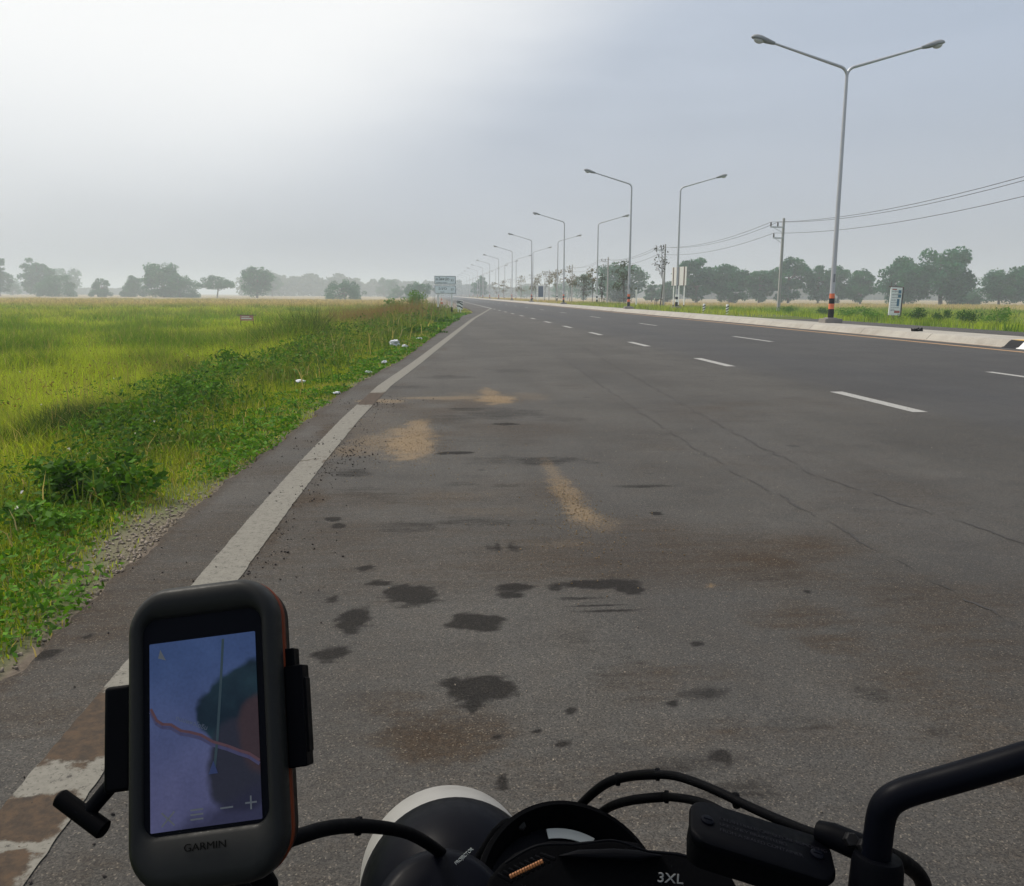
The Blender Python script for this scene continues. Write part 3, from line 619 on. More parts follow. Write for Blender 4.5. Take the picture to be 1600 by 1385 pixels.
# distance sign on the left verge
sy = 60.0; sx = (xat(684.5, sy)+xat(705.8, sy))/2
t = thing('distance_sign', (sx, sy, -.05), 'white two-panel distance sign with black Thai lettering on black-footed white posts', 'road sign', rz=rad(-2))
hw = (xat(705.8, sy)-xat(684.5, sy))/2
for s in (-1, 1):
    b = MB(); b.box((s*hw, 0, 1.38), (.11, .11, 1.84)); b.box((s*hw, 0, .22), (.125, .125, .48), mi=1); b.build('post', ['paint_white', 'paint_black'], t, bevel=.008)
def sign_panel(z0, z1, rows):
    W_ = 1.52; b = MB(); b.box((.03, -.10, (z0+z1)/2), (W_, .025, z1-z0)); pn = b.build('panel', 'sign_white', t, bevel=.01)
    b = MB(); h = z1-z0
    for dz in (-h/2+.03, h/2-.03): b.box((.03, -.116, (z0+z1)/2+dz), (W_-.04, .004, .022))
    for dx in (-W_/2+.03, W_/2-.03): b.box((.03+dx, -.116, (z0+z1)/2), (.022, .004, h-.04))
    b.build('border', 'paint_black', pn)
    for body, size, x, z in rows:
        text('lettering', body, size, Matrix.Translation((x, -.1165, z)) @ Matrix.Rotation(rad(90), 4, 'X'), 'paint_black', pn, depth=.002)
sign_panel(2.05, 2.65, [('อ.โพหมัด', .27, -.64, 2.33), ('53', .21, .42, 2.27), ('MUEANG PHADIT', .10, -.60, 2.13)])
sign_panel(1.40, 1.98, [('อ.งาว', .27, -.45, 1.68), ('57', .21, .42, 1.62), ('NGAO', .10, -.32, 1.48)])
# hazard markers behind it
for k, (px, yb, lab) in enumerate(((715.8, 65, 'narrow black and white striped hazard marker, left one of the pair by the verge tip'), (719.6, 63, 'wider black and white striped hazard marker, right one of the pair by the verge tip'))):
    w = (.22, .34)[k]; t = thing('hazard_marker', (xat(px, yb), yb, -.05), lab, 'hazard marker', 'striped markers at the verge tip')
    b = MB(); b.box((0, .03, .33), (.07, .05, .66)); b.build('post', 'paint_white', t)
    b = MB(); b.box((0, 0, .58), (w, .02, .66)); pn = b.build('panel', 'paint_white', t)
    b = MB()
    for q in range(3):
        z = .34+q*.25; b.prism([(-w/2+.005, -.0125, z+.14), (w/2-.005, -.0125, z-.06), (w/2-.005, -.0125, z+.04), (-w/2+.005, -.0125, z+.24)] if q < 2 else [(-w/2+.005, -.0125, z+.0), (w/2-.005, -.0125, z-.10), (w/2-.005, -.0125, z-.03), (-w/2+.005, -.0125, z+.06)], (0, .004, 0))
    b.build('stripes', 'paint_black', pn)
# small warning triangle far on the dirt shoulder
yb = 118.; t = thing('traffic_cone', (xat(690, yb), yb, -.03), 'small orange traffic cone on the dirt shoulder beyond the distance sign', 'traffic cone')
b = MB(); b.box((0, 0, .02), (.5, .5, .04)); b.build('base', 'paint_black', t)
b = MB(); b.lathe((0, 0, .04), (0, 0, 1), [(0, .2), (.45, .09), (.46, .09), (.78, .04)], 14); b.build('cone', 'cone_orange', t, sm=True)
b = MB(); b.lathe((0, 0, .04), (0, 0, 1), [(.3, .132), (.46, .098)], 14, caps=False); b.build('band', 'paint_white', t, sm=True)
# little placard out in the field
yb = 41.; t = thing('field_placard', (xat(384, yb), yb, -.62), 'small pink and white placard hung from a rail in the green field', 'placard')
xo = .36
b = MB(); b.box((0, 0, .74), (.62, .02, .24)); b.build('board', 'banner_red', t)
b = MB(); b.box((0, -.014, .72), (.5, .004, .05)); b.box((-.05, -.014, .80), (.36, .004, .03)); b.build('printed_lines', 'paint_white', t)
b = MB(); b.tube([(-.46, 0, .88), (.46, 0, .88)], .018, 6); b.build('rail', 'wood', t)
for s in (-1, 1): b = MB(); b.tube([(s*.3, .02, 0), (s*.3, .02, .9)], .016, 6); b.build('post', 'wood', t)
# edge-on white signs on the right
yb = 73.; x0 = xat(1060, yb)
for px, wpx, yb, rz, lab in ((1063.5, 9, 74.0, 72, 'right one of two white sign boards seen almost edge-on beside the banded lamp'), (1054.5, 6, 75.5, 78, 'left one of two white sign boards seen almost edge-on beside the banded lamp')):
    t = thing('side_sign', (xat(px, yb), yb, .05), lab, 'road sign', 'edge-on white signs', rz=rad(-rz))
    for s in (-1, 1):
        b = MB(); b.box((s*.42, .06, 1.62), (.09, .07, 2.9)); b.box((s*.42, .06, .2), (.10, .08, .5), mi=1); b.build('post', ['paint_white', 'sign_brown'], t)
    b = MB(); b.box((0, 0, 3.0), (1.5, .03, 1.65)); b.build('panel', 'sign_back', t, bevel=.01)
    b = MB(); 
    for s in (-.42, .42): b.box((s, -.03, 3.0), (.12, .03, 1.66))
    b.build('backing_rails', 'sign_brown', t)
# blue sign on two posts
yb = 150.; t = thing('blue_sign', (xat(844.8, yb), yb, .05), 'dark blue sign board between two white posts among the median saplings', 'road sign')
for s in (-1, 1): b = MB(); b.box((s*.54, 0, 1.45), (.12, .1, 2.9)); b.build('post', 'paint_white', t)
b = MB(); b.box((0, -.02, 1.9), (.92, .04, 1.9)); b.build('panel', 'sign_blue', t)
# white marker posts
for px, yb, h, lab in ((994, 84., 1.75, 'plain white marker post right of the nearest left-reaching lamp'), (885.8, 128., 1.9, 'plain white marker post beside the leafy staked sapling')):
    t = thing('marker_post', (xat(px, yb), yb, .08), lab, 'marker post', 'white marker posts')
    b = MB(); b.box((0, 0, h/2), (.14, .08, h)); b.build('shaft', 'paint_white', t, bevel=.015)
    b = MB(); b.box((0, 0, h+.02), (.16, .10, .05)); b.build('cap', 'paint_white', t, bevel=.01)
for px, yb, lab in ((1100.5, 56.5, 'left one of two short black and white banded bollards on the median'), (1137, 52.8, 'right one of two short black and white banded bollards on the median')):
    t = thing('guide_post', (xat(px, yb), yb, .14), lab, 'bollard', 'short banded bollards on the median')
    b = MB(); b.tube([(0, 0, 0), (0, 0, .58), (0, 0, .64)], [.09, .085, .06], 12); b.build('shaft', 'paint_white', t, sm=True)
    b = MB()
    for z in (.10, .27, .44):
        rings = [[(.092*math.cos(2*math.pi*k/12), .092*math.sin(2*math.pi*k/12), z + dz + .05*math.cos(2*math.pi*k/12)) for k in range(12)] for dz in (0, .085)]
        b.loft(rings, cap0=False, cap1=False)
    b.build('bands', 'paint_black', t, sm=True)
# hand-made advertising board by the field
yb = 47.; t = thing('advert_board', (xat(1399, yb), yb, -.12), 'white printed advertising board with blue pictures on rough wooden legs by the field', 'billboard', rz=rad(24))
Rb = Matrix.Rotation(rad(1.8), 3, 'Y')
b = MB(); b.box((0, 0, 1.17), (1.02, .05, 1.62), Rb); pn = b.build('board', 'poster_white', t)
b = MB(); b.box((.535+.03, .02, 1.15), (.07, .14, 1.7), Rb); b.box((0, .05, 2.0), (1.1, .06, .06), Rb); b.build('frame', 'wood', t)
b = MB()
for x, z, w, h in ((.30, 1.72, .26, .20), (.30, 1.48, .26, .2), (.22, 1.10, .22, .42)): b.box((x+(z-1.17)*.031, -.028, z), (w, .006, h), Rb)
b.build('pictures', 'poster_blue', pn)
b = MB(); rr = random.Random(4)
for z, x0_, x1_, h in ((1.74, -.42, .1, .12), (1.56, -.42, .08, .12), (1.4, -.4, .05, .07), (1.24, -.42, 0, .06), (1.1, -.42, .05, .05), (.95, -.42, .08, .05), (.8, -.4, .3, .05), (.66, -.42, -.1, .09)):
    x = x0_
    while x < x1_:
        w = rr.uniform(.04, .12); b.box((x+w/2+(z-1.17)*.031, -.028, z), (w*.8, .006, h*rr.uniform(.6, 1)), Rb); x += w+.02
b.build('printed_lines', 'poster_grey', pn)
b = MB()
for x, z, w, h in ((.2, .56, .5, .14), (-.2, 1.86, .4, .06)): b.box((x+(z-1.17)*.031, -.029, z), (w, .006, h), Rb)
b.build('red_print', 'poster_red', pn)
for x in (-.46, -.12, .06, .5): b = MB(); b.box((x, .05, .2 if x < .4 else .9), (.06, .06, .6 if x < .4 else 1.9)); b.build('leg', 'wood', t)
b = MB(); b.tube([(.55, .1, 1.1), (.9, .8, .05)], .025, 6); b.build('brace', 'wood', t)
for x, h in ((-.38, .28), (-.05, .18)): b = MB(); b.tube([(x, .06, 1.9), (x, .06, 2.05+h)], .014, 5); b.build('stick', 'wood', t)
# dark scrap on the median
p = G(1432, 518, .2); b = MB()
for k in range(9): 
    a = rr.uniform(0, 6.28); b.lathe((p[0]+rr.uniform(-.12, .12), p[1]+rr.uniform(-.08, .08), .205), (rr.uniform(-.9, .9), rr.uniform(-.9, .9), 1), [(0, .07), (.05, .08*rr.uniform(.5, 1)), (.14*rr.uniform(.3, 1.2), .015)], 6)
o = b.build('rubber_scrap', 'black_rubber'); tag(o, 'crumpled black scrap lying on the concrete median', 'scrap')

# ------------------------------------------------------------------ foliage engines
def rot_frames(n):
    q = rng.normal(size=(n, 4)); q /= np.linalg.norm(q, axis=1)[:, None]
    w, x, y, z = q.T
    a = np.stack([1-2*(y*y+z*z), 2*(x*y+w*z), 2*(x*z-w*y)], -1); b = np.stack([2*(x*y-w*z), 1-2*(x*x+z*z), 2*(y*z+w*x)], -1)
    return a, b
def leaf_quads(P, size, tint, flat=0.0, asp=.55):
    n = len(P); a, b = rot_frames(n)
    if flat: 
        b[:, 2] *= (1-flat); a[:, 2] *= (1-flat); a /= np.linalg.norm(a, axis=1)[:, None]; b -= a*(a*b).sum(1)[:, None]; b /= np.linalg.norm(b, axis=1)[:, None]
    s = np.asarray(size)*np.ones(n); a = a*s[:, None]; b = b*(s*asp)[:, None]
    V = np.stack([P-a, P+b*.9-a*.1, P+a, P-b*.9-a*.1], 1).reshape(-1, 3)
    return V, np.repeat(tint, 4, axis=0)
def quads_obj(name, V, tint, mt):
    q = np.arange(len(V)); return npmesh(name, V, q, np.arange(0, len(V), 4), mt, tint)
def blades(P, h, w, tint, lean=.5, tipdry=None):
    n = len(P); a = rng.random(n)*2*math.pi; d = np.stack([np.cos(a), np.sin(a), np.zeros(n)], -1)
    a2 = rng.random(n)*2*math.pi; side = np.stack([np.cos(a2), np.sin(a2), np.zeros(n)], -1)
    L = (lean*rng.random(n)**.8)*h
    up = np.array([0, 0, 1.]); h = np.asarray(h)*np.ones(n); w = np.asarray(w)*np.ones(n)
    m_ = P + d*(L*.3)[:, None] + up*(h*.6)[:, None]; tip = P + d*L[:, None] + up*(h*(1-.25*(L/np.maximum(h, 1e-4))**2))[:, None]
    V = np.stack([P-side*w[:, None]/2, P+side*w[:, None]/2, m_+side*w[:, None]*.4, m_-side*w[:, None]*.4, tip], 1).reshape(-1, 3)
    tip_t = tint if tipdry is None else tipdry
    T = np.stack([tint, tint, tint, tint, tip_t], 1).reshape(-1, 3)
    k = np.arange(n)*5
    F_ = np.stack([k, k+1, k+2, k+3, k+3, k+2, k+4], -1).reshape(-1); ls = np.stack([np.arange(n)*7, np.arange(n)*7+4], -1).reshape(-1)
    return V, F_, ls, T
def blades_obj(name, P, h, w, tint, mt, lean=.5, tipdry=None):
    return struct(npmesh(name, *blades(P, h, w, tint, lean, tipdry)[:3], mt, None) if False else _bo(name, P, h, w, tint, mt, lean, tipdry), 'stuff')
def _bo(name, P, h, w, tint, mt, lean, tipdry):
    V, F_, ls, T = blades(P, h, w, tint, lean, tipdry)
    return npmesh(name, V, F_, ls, mt, T)

# ------------------------------------------------------------------ grass
GREEN, YEL, DARK, DRY, RED = (0.10, 0.23, 0.014), (0.37, 0.46, 0.030), (0.022, 0.070, 0.008), (0.42, 0.33, 0.16), (0.22, 0.12, 0.065)
def scatter_left(y0, y1, dens, smax=None, smin=0.0):
    wide = lambda y: (smax if smax else .62*y + 3.5)
    A = (y1-y0)*((wide(y0)+wide(y1))/2-smin); n = int(A*dens)
    Y = rng.uniform(y0, y1, n*2); s = rng.uniform(smin, max(wide(y1), wide(y0)), n*2); k = s < wide(Y)
    Y, s = Y[k][:n], s[k][:n]; return XL(Y)-s, Y, s
def field_grass():
    for y0, y1, dens, wd in ((-.5, 3.5, 5200, .0050), (3.5, 7, 3400, .0052), (7, 13, 1300, .007), (13, 24, 620, .010), (24, 42, 260, .016), (42, 75, 85, .026), (75, 130, 24, .05), (130, 240, 5, .11)):
        X, Y, s = scatter_left(y0, y1, dens)
        n1 = vn(X, Y, 1.3, 51); n2 = vn(X, Y, 6, 52); n3 = vn(X, Y, .35, 53); n4 = vn(X, Y, 16, 54)
        cover = ss(s + (n1-.5)*.3 + (n3-.5)*.3, -.08, .12)
        grav = np.exp(-((Y-4.5)/.62)**2 - ((s-.18)/.17)**2)
        k = rng.random(len(X)) < np.clip(cover - grav*1.15, .02, 1)*(.5 + .75*n3)
        dirtst = (Y > 80) & (s < 5) ; k &= ~dirtst
        X, Y, s, n1, n2, n3, n4 = [q[k] for q in (X, Y, s, n1, n2, n3, n4)]
        nn = len(X); r = rng.random(nn)
        h = np.interp(s + (n2-.5)*1.2, [0, .5, 1.2, 2.0, 3.2, 5, 8], [.05, .09, .15, .28, .46, .58, .58])*(.55 + .8*n1)*(.6 + .5*r)
        h *= np.where(s > 3, .7 + .75*n2, 1)*(1 + .7*np.exp(-((s-3.2)/1.6)**2)*ss(Y, 8, 22)*n2*1.6)
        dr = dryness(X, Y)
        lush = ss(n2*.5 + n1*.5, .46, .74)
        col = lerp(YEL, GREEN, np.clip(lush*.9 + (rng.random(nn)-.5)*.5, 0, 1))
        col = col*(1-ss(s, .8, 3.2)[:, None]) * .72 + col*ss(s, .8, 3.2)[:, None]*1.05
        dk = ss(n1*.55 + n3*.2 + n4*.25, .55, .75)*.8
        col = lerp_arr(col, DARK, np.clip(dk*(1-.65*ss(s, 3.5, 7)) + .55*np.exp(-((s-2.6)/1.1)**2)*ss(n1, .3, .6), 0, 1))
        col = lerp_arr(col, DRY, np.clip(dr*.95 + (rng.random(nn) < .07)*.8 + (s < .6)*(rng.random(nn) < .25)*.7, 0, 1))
        col *= (.55 + .9*rng.random(nn)**1.3)[:, None]
        P = np.stack([X, Y, ground_z(X, Y)-.01], -1)
        tip = lerp_arr(col, np.array(DRY)*1.1, np.full(nn, .18))
        blades_obj('field_grass', P, h, wd*(.7+.7*rng.random(nn))*np.where(s < 1, 1.0, 1.0), col, M['grass'], .75, tip)
def lerp_arr(a, b, t): t = np.asarray(t)[:, None]; return a*(1-t) + np.asarray(b)*t
field_grass()
# low creeping broad leaves on the verge
def verge_leaves():
    Vs, Ts = [], []
    for y0, y1, dens, sz in ((-.5, 3.5, 2600, .016), (3.5, 7, 1900, .02), (7, 14, 800, .028), (14, 30, 260, .045), (30, 60, 60, .08)):
        X, Y, s = scatter_left(y0, y1, dens, smax=5.0, smin=-.04)
        n1 = vn(X, Y, .55, 61); n2 = np.where(Y < 4, .62, vn(X, Y, 2.0, 62)); grav = np.exp(-((Y-4.5)/.62)**2 - ((s-.18)/.17)**2)
        k = (rng.random(len(X)) < ss(n1*.6+n2*.4, .36, .60)*ss(s + (n1-.5)*.35, -.06, .14)*(1-grav)*(1-.55*ss(s, 3, 5)))
        X, Y, s, n1 = X[k], Y[k], s[k], n1[k]
        z = ground_z(X, Y) + rng.random(len(X))*(.03 + .08*n1 + .30*n1*ss(s, .9, 2.4)*(1+ss(Y, 8, 20)))
        c = lerp(GREEN, DARK, rng.random(len(X))*.6 + .15)*(.7+.6*rng.random(len(X)))[:, None]*1.15
        V, T = leaf_quads(np.stack([X, Y, z], -1), sz*(.6+.8*rng.random(len(X))), c, .45, .5); Vs.append(V); Ts.append(T)
    struct(quads_obj('verge_ground_cover', np.concatenate(Vs), np.concatenate(Ts), M['leaf']), 'stuff')
verge_leaves()
# feathery reddish grass on the bank further on
def reddish():
    n = 15000; Y = rng.uniform(24, 60, n); s = rng.normal(3.8, 1.3, n) + (Y-30)*.03
    k = (s > .8) & (rng.random(n) < ss(vn(Y, s, 3.5, 71), .3, .7)*np.exp(-((Y-40)/16)**2)*1.3); Y, s = Y[k], s[k]; X = XL(Y)-s
    h = (.75 + .85*rng.random(len(X)))*np.exp(-((Y-45)/20)**2); c = lerp(RED, (.26, .22, .10), rng.random(len(X)))
    P = np.stack([X, Y, ground_z(X, Y)], -1)
    blades_obj('reddish_tall_grass', P, h, .014, c*.8, M['grass'], .5, c)
    n = 1600; Y = rng.uniform(6, 30, n); s = rng.uniform(2.0, 9, n); X = XL(Y)-s          # dark seed heads above the field
    z = ground_z(X, Y) + .5 + .25*rng.random(n); c = lerp((.10, .07, .03), (.20, .15, .06), rng.random(n))
    V, T = leaf_quads(np.stack([X, Y, z], -1), .012+.012*rng.random(n), c, 0, .5)
    struct(quads_obj('grass_seed_heads', V, T, M['grass']), 'stuff')
reddish()
# a continuous band of dark weeds along the bank, and dry stalks standing above the grass
def bank_weeds():
    Vs, Ts = [], []
    for y0, y1, dens, sz in ((3, 7, 1300, .019), (7, 13, 850, .027), (13, 24, 440, .038), (24, 42, 200, .055), (42, 70, 70, .085)):
        n = int((y1-y0)*5.0*dens); Y = rng.uniform(y0, y1, n); s = rng.uniform(.2, 5.2, n)
        s0 = np.interp(Y, [3, 5, 10, 17, 35, 70], [.8, 1.0, 1.7, 2.3, 3.0, 3.2]); w = np.interp(Y, [3, 10, 35], [.35, .55, 1.1])
        n1 = vn(Y, s, .55, 111); n2 = vn(Y, s, 1.9, 112)
        X = XL(Y)-s; k = rng.random(n) < np.exp(-((s-s0)/w)**2)*ss(n1*.55+n2*.45, .42, .62)
        X, Y, s, n1, n2 = X[k], Y[k], s[k], n1[k], n2[k]; n = len(X)
        top = (.16 + .55*n1*n2)*np.interp(Y, [3, 8, 20, 40], [.55, .9, 1.35, 1.6])
        z = ground_z(X, Y) + .03 + top*rng.random(n)**.55
        c = lerp(GREEN, DARK, np.clip(.30 + .6*vn(X, Y, .9, 113) + (rng.random(n)-.5)*.6, 0, 1))*(.55+.9*rng.random(n))[:, None]; c = lerp_arr(c, (.16, .17, .03), ss(vn(X, Y, 1.3, 117), .5, .75)*.7)
        V, T = leaf_quads(np.stack([X, Y, z], -1), sz*(.55+.8*rng.random(n)), c, .3, .45); Vs.append(V); Ts.append(T)
    n = 30000; Y = 3 + 45*rng.random(n)**1.5; s = rng.uniform(.3, 5.0, n); s0 = np.interp(Y, [3, 5, 10, 17, 35, 70], [.8, 1.0, 1.7, 2.3, 3.0, 3.2]); X = XL(Y)-s
    k = rng.random(n) < np.exp(-((s-s0)/np.interp(Y, [3, 10, 35], [.6, .9, 1.4]))**2)*(.25+.9*vn(X, Y, 1.1, 115)**1.5); X, Y, s = X[k], Y[k], s[k]; n = len(X)
    h = np.interp(Y, [3, 8, 20, 40], [.20, .33, .52, .75])*(.4+.75*rng.random(n))*(.5+vn(X, Y, 1.6, 116)); q = rng.random(n)
    c = lerp((.06, .13, .014), (.17, .22, .03), q); c = lerp_arr(c, DRY, (rng.random(n) < .12)*.9); c = c*(.6+.7*rng.random(n))[:, None]
    blades_obj('bank_tall_grass', np.stack([X, Y, ground_z(X, Y)], -1), h, .0055+.0006*Y, c, M['grass'], .85, lerp_arr(c, DRY, np.full(n, .25)))
    struct(quads_obj('bank_undergrowth', np.concatenate(Vs), np.concatenate(Ts), M['leaf']), 'stuff')
    n = 1500; Y = 2.5 + 28*rng.random(n)**1.3; s = rng.uniform(.5, 1, n)*(.9 + .45*Y); X = XL(Y)-s; k = rng.random(n) < ss(vn(X, Y, 1.4, 114), .35, .7); X, Y, s = X[k], Y[k], s[k]; n = len(X)
    h = np.interp(s, [.5, 2, 4], [.18, .5, .85])*(.6+.6*rng.random(n)); c = lerp((.34, .27, .12), (.20, .22, .06), rng.random(n))
    blades_obj('dry_stalks', np.stack([X, Y, ground_z(X, Y)], -1), h, .0035+.0004*Y, c, M['grass'], .5, c*.8)
bank_weeds()
# white wild flowers
def flowers():
    P = []
    for px, py in ((27,810),(30,785),(90,745),(81,752),(205,692),(247,672),(272,684),(30,590),(117,716),(140,722),(380,575),(470,560),(520,540),(330,610),(60,640),(180,600),(300,560)):
        for q in range(1):
            g = G(px+random.uniform(-8, 8), py+random.uniform(-4, 4), .05); P.append((g[0], g[1], max(.0, float(ground_z(g[0], g[1]))) + .12))
    P = np.array(P); n = len(P); Pf = np.repeat(P, 6, 0) + rng.normal(size=(n*6, 3))*.004
    V, T = leaf_quads(Pf, .007, np.tile((.75, .72, .78), (n*6, 1)), .3, .7)
    struct(quads_obj('white_wildflowers', V, T, M['leaf']), 'stuff')
flowers()
# right side: median grass and the field beyond
def right_grass():
    Ps = []
    for x0, x1, y0, y1, dens, wd, hh in ((16.7, 21.8, 47.5, 110, 22, .03, .45), (16.7, 21.8, 110, 260, 6, .06, .45), (16.7, 21.8, 260, 420, 2, .1, .45),
                                         (22.4, 34, 12, 60, 26, .024, .5), (34, 75, 15, 80, 9, .04, .55), (22, 60, 60, 130, 7, .05, .55), (40, 120, 60, 170, 2.2, .1, .6)):
        n = int((x1-x0)*(y1-y0)*dens); X = rng.uniform(x0, x1, n); Y = rng.uniform(y0, y1, n)
        n1 = vn(X, Y, 2.5, 81); n2 = vn(X, Y, .8, 82); k = rng.random(n) < .35+.8*n1; X, Y, n1, n2 = X[k], Y[k], n1[k], n2[k]; n = len(X)
        edge = ss(X, 22.4, 23.6) if x0 > 22 else 1
        h = hh*(.45 + .9*n1*n2 + .35*rng.random(n))*(.35+.65*edge)
        c = lerp(YEL, GREEN, np.clip(n1*1.2-.2 + (rng.random(n)-.5)*.5, 0, 1)); c = lerp_arr(c, DARK, ss(n2, .6, .8)*.5)
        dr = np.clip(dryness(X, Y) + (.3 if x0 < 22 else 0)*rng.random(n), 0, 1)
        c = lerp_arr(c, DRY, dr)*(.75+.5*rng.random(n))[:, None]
        P = np.stack([X, Y, ground_z(X, Y)-.01], -1)
        blades_obj('field_grass' if x0 > 22 else 'median_grass', P, h, wd*(.6+.8*rng.random(n)), c, M['grass'], .7)
right_grass()

# gravel, crumbs of dirt
def stones(name, X, Y, Z, r, mt):
    n = len(X); ico = bmesh.new(); bmesh.ops.create_icosphere(ico, subdivisions=1, radius=1); iv = np.array([v.co[:] for v in ico.verts]); fi = np.array([[v.index for v in f.verts] for f in ico.faces]); ico.free()
    j = 1 + (rng.random((n, len(iv)))-.5)*.7; a, b = rot_frames(n); c = np.cross(a, b)
    sc = r[:, None]*np.stack([np.ones(n), .5+.5*rng.random(n), .3+.35*rng.random(n)], -1)
    loc = iv[None]*j[..., None]*sc[:, None, :]
    V = loc[..., :1]*a[:, None]+loc[..., 1:2]*b[:, None]+loc[..., 2:]*c[:, None] + np.stack([X, Y, Z], -1)[:, None]
    F_ = (fi[None] + (np.arange(n)*len(iv))[:, None, None]).reshape(-1)
    return struct(npmesh(name, V.reshape(-1, 3), F_, np.arange(0, len(F_), 3), mt), 'stuff')
n = 9000; Y = 1+13*rng.random(n)**1.6; s = np.where(rng.random(n) < .5, rng.normal(.28, .2, n), np.abs(rng.normal(0, .10, n))); k = (rng.random(n) < np.where(s < .14, .14, 0) + 1.2*np.exp(-((Y-4.5)/.65)**2)*(s < .40)) & (s < .8) & (s > -.02); Y, s = Y[k], s[k]; X = XL(Y)-s-.02
stones('verge_gravel', X, Y, ground_z(X, Y)+.004, .004+.011*rng.random(len(X))**2.2, M['stone'])
n = 1500; Y = 1.2 + 9.5*rng.random(n)**1.2; lx = np.interp(Y, LY, LX); X = lx + np.where(rng.random(n) < .75, .10 + np.abs(rng.normal(0, .16, n)), -rng.random(n)*.45)
k = rng.random(n) < .25 + .9*ss(vn(X*0, Y, .8, 91), .4, .7); X, Y = X[k], Y[k]
stones('dirt_crumbs', X, Y, np.full(len(X), .003), .0025+.006*rng.random(len(X))**2.5, M['crumb'])
n = 260; X = rng.uniform(-1, 5, n); Y = 1.2+7*rng.random(n)
stones('loose_chippings', X, Y, np.full(n, .003), .002+.003*rng.random(n), M['stone'])
cs = []
for px, py, sd_, m_ in ((545,714,18,70), (600,628,36,70), (470,770,25,40), (510,690,20,30)):
    g = G(px, py); 
    for q in range(m_): cs.append((g[0]+random.gauss(0, sd_/1291*g[1]*1.0), g[1]+random.gauss(0, .22)))
cs = np.array(cs); stones('dirt_clods', cs[:, 0], cs[:, 1], np.full(len(cs), .004), .0035+.008*rng.random(len(cs))**2.5, M['crumb'])

gs = []
for px, py, hw, hh, n in ((635,690,60,34,900),(775,622,45,12,500),(895,790,34,40,500),(600,640,120,18,250),(760,700,160,60,300),(900,840,120,60,300)):
    g = G(px, py); rx = abs(G(px+hw, py)[0]-g[0]); ry = (G(px, py-hh)[1]-G(px, py+hh)[1])/2
    for q in range(n): gs.append((g[0]+random.gauss(0, .6)*rx, g[1]+random.gauss(0, .6)*ry))
gs = np.array(gs); M['grit'] = simple('sand_grit', (.20, .145, .085), .95, .5, 60, spec=.1); stones('sand_grit', gs[:, 0], gs[:, 1], np.full(len(gs), .002), .0018+.004*rng.random(len(gs))**2, M['grit'])

# leafy weeds that stand out on the verge
def weed(px, py, r, h, lab, n=900, sz=.035, dark=.5, zref=-.1):
    g = G(px, py, zref); z = float(ground_z(g[0], g[1]))
    t = thing('leafy_weed', (g[0], g[1], z), lab, 'weed', 'leafy weeds on the verge')
    th = rng.random(n)*2*math.pi; q = rng.random(n)**.5
    nc = 14; cc = np.stack([rng.normal(0, .55, nc)*r, rng.normal(0, .55, nc)*r, (.2+.7*rng.random(nc)**1.5)*h], -1)
    i = rng.integers(0, nc, n); off = rng.normal(size=(n, 3)); off /= np.linalg.norm(off, axis=1)[:, None]
    P = cc[i] + off*(rng.random(n)**.4)[:, None]*np.array([r*.42, r*.42, h*.34]); P[:, 2] = np.abs(P[:, 2])+.01
    c = lerp(GREEN, DARK, np.clip(dark + (rng.random(n)-.5)*.7, 0, 1))*(.75+.5*rng.random(n))[:, None]
    V, T = leaf_quads(P, sz*(.6+.7*rng.random(n)), c, .35, .6)
    o = quads_obj('leaves', V, T, M['leaf']); o.parent = t
    b = MB()
    for k in range(12): b.tube([(0, 0, 0), tuple(cc[k]*.5+np.array([0, 0, .02])), tuple(cc[k])], [.006, .005, .003], 5)
    b.build('stems', simple('weed_stem', (.06, .09, .03), .8) if 'weed_stem' not in bpy.data.materials else bpy.data.materials['weed_stem'], t)
weed(165, 790, .30, .26, 'dark broad-leaved weed beside the bare gravel patch, largest near the road edge', 1100, .032, .55)
weed(480, 548, .8, .55, 'dark leafy clump on the bank behind the white plastic bag, widest of the mid-bank weeds', 900, .06, .6)
weed(560, 520, .9, .55, 'dark leafy clump on the bank below the reddish grass', 700, .07, .5)
weed(380, 580, .55, .5, 'dark leafy clump at the foot of the green field, in line with the field placard', 900, .045, .6)
weed(300, 632, .4, .32, 'low bright leafy clump midway along the verge, nearer than the field placard', 900, .036, .35)
weed(650, 520, .7, .3, 'low dark clump at the road edge before the distance sign', 500, .06, .6, -.03)
weed(60, 835, .25, .14, 'low spreading leafy weed at the left side of the picture, beyond the loose gravel', 600, .026, .35)
weed(687, 504, .6, .28, 'small dark clump at the tip of the verge under the distance sign', 350, .06, .6, -.03)
weed(655, 484, 1.3, 2.3, 'tall light green shrub on the bank left of the distance sign', 1500, .11, .05, -.2)
weed(628, 488, 1.3, 1.3, 'rounded green shrub on the bank beside the reddish grass', 900, .11, .25, -.2)
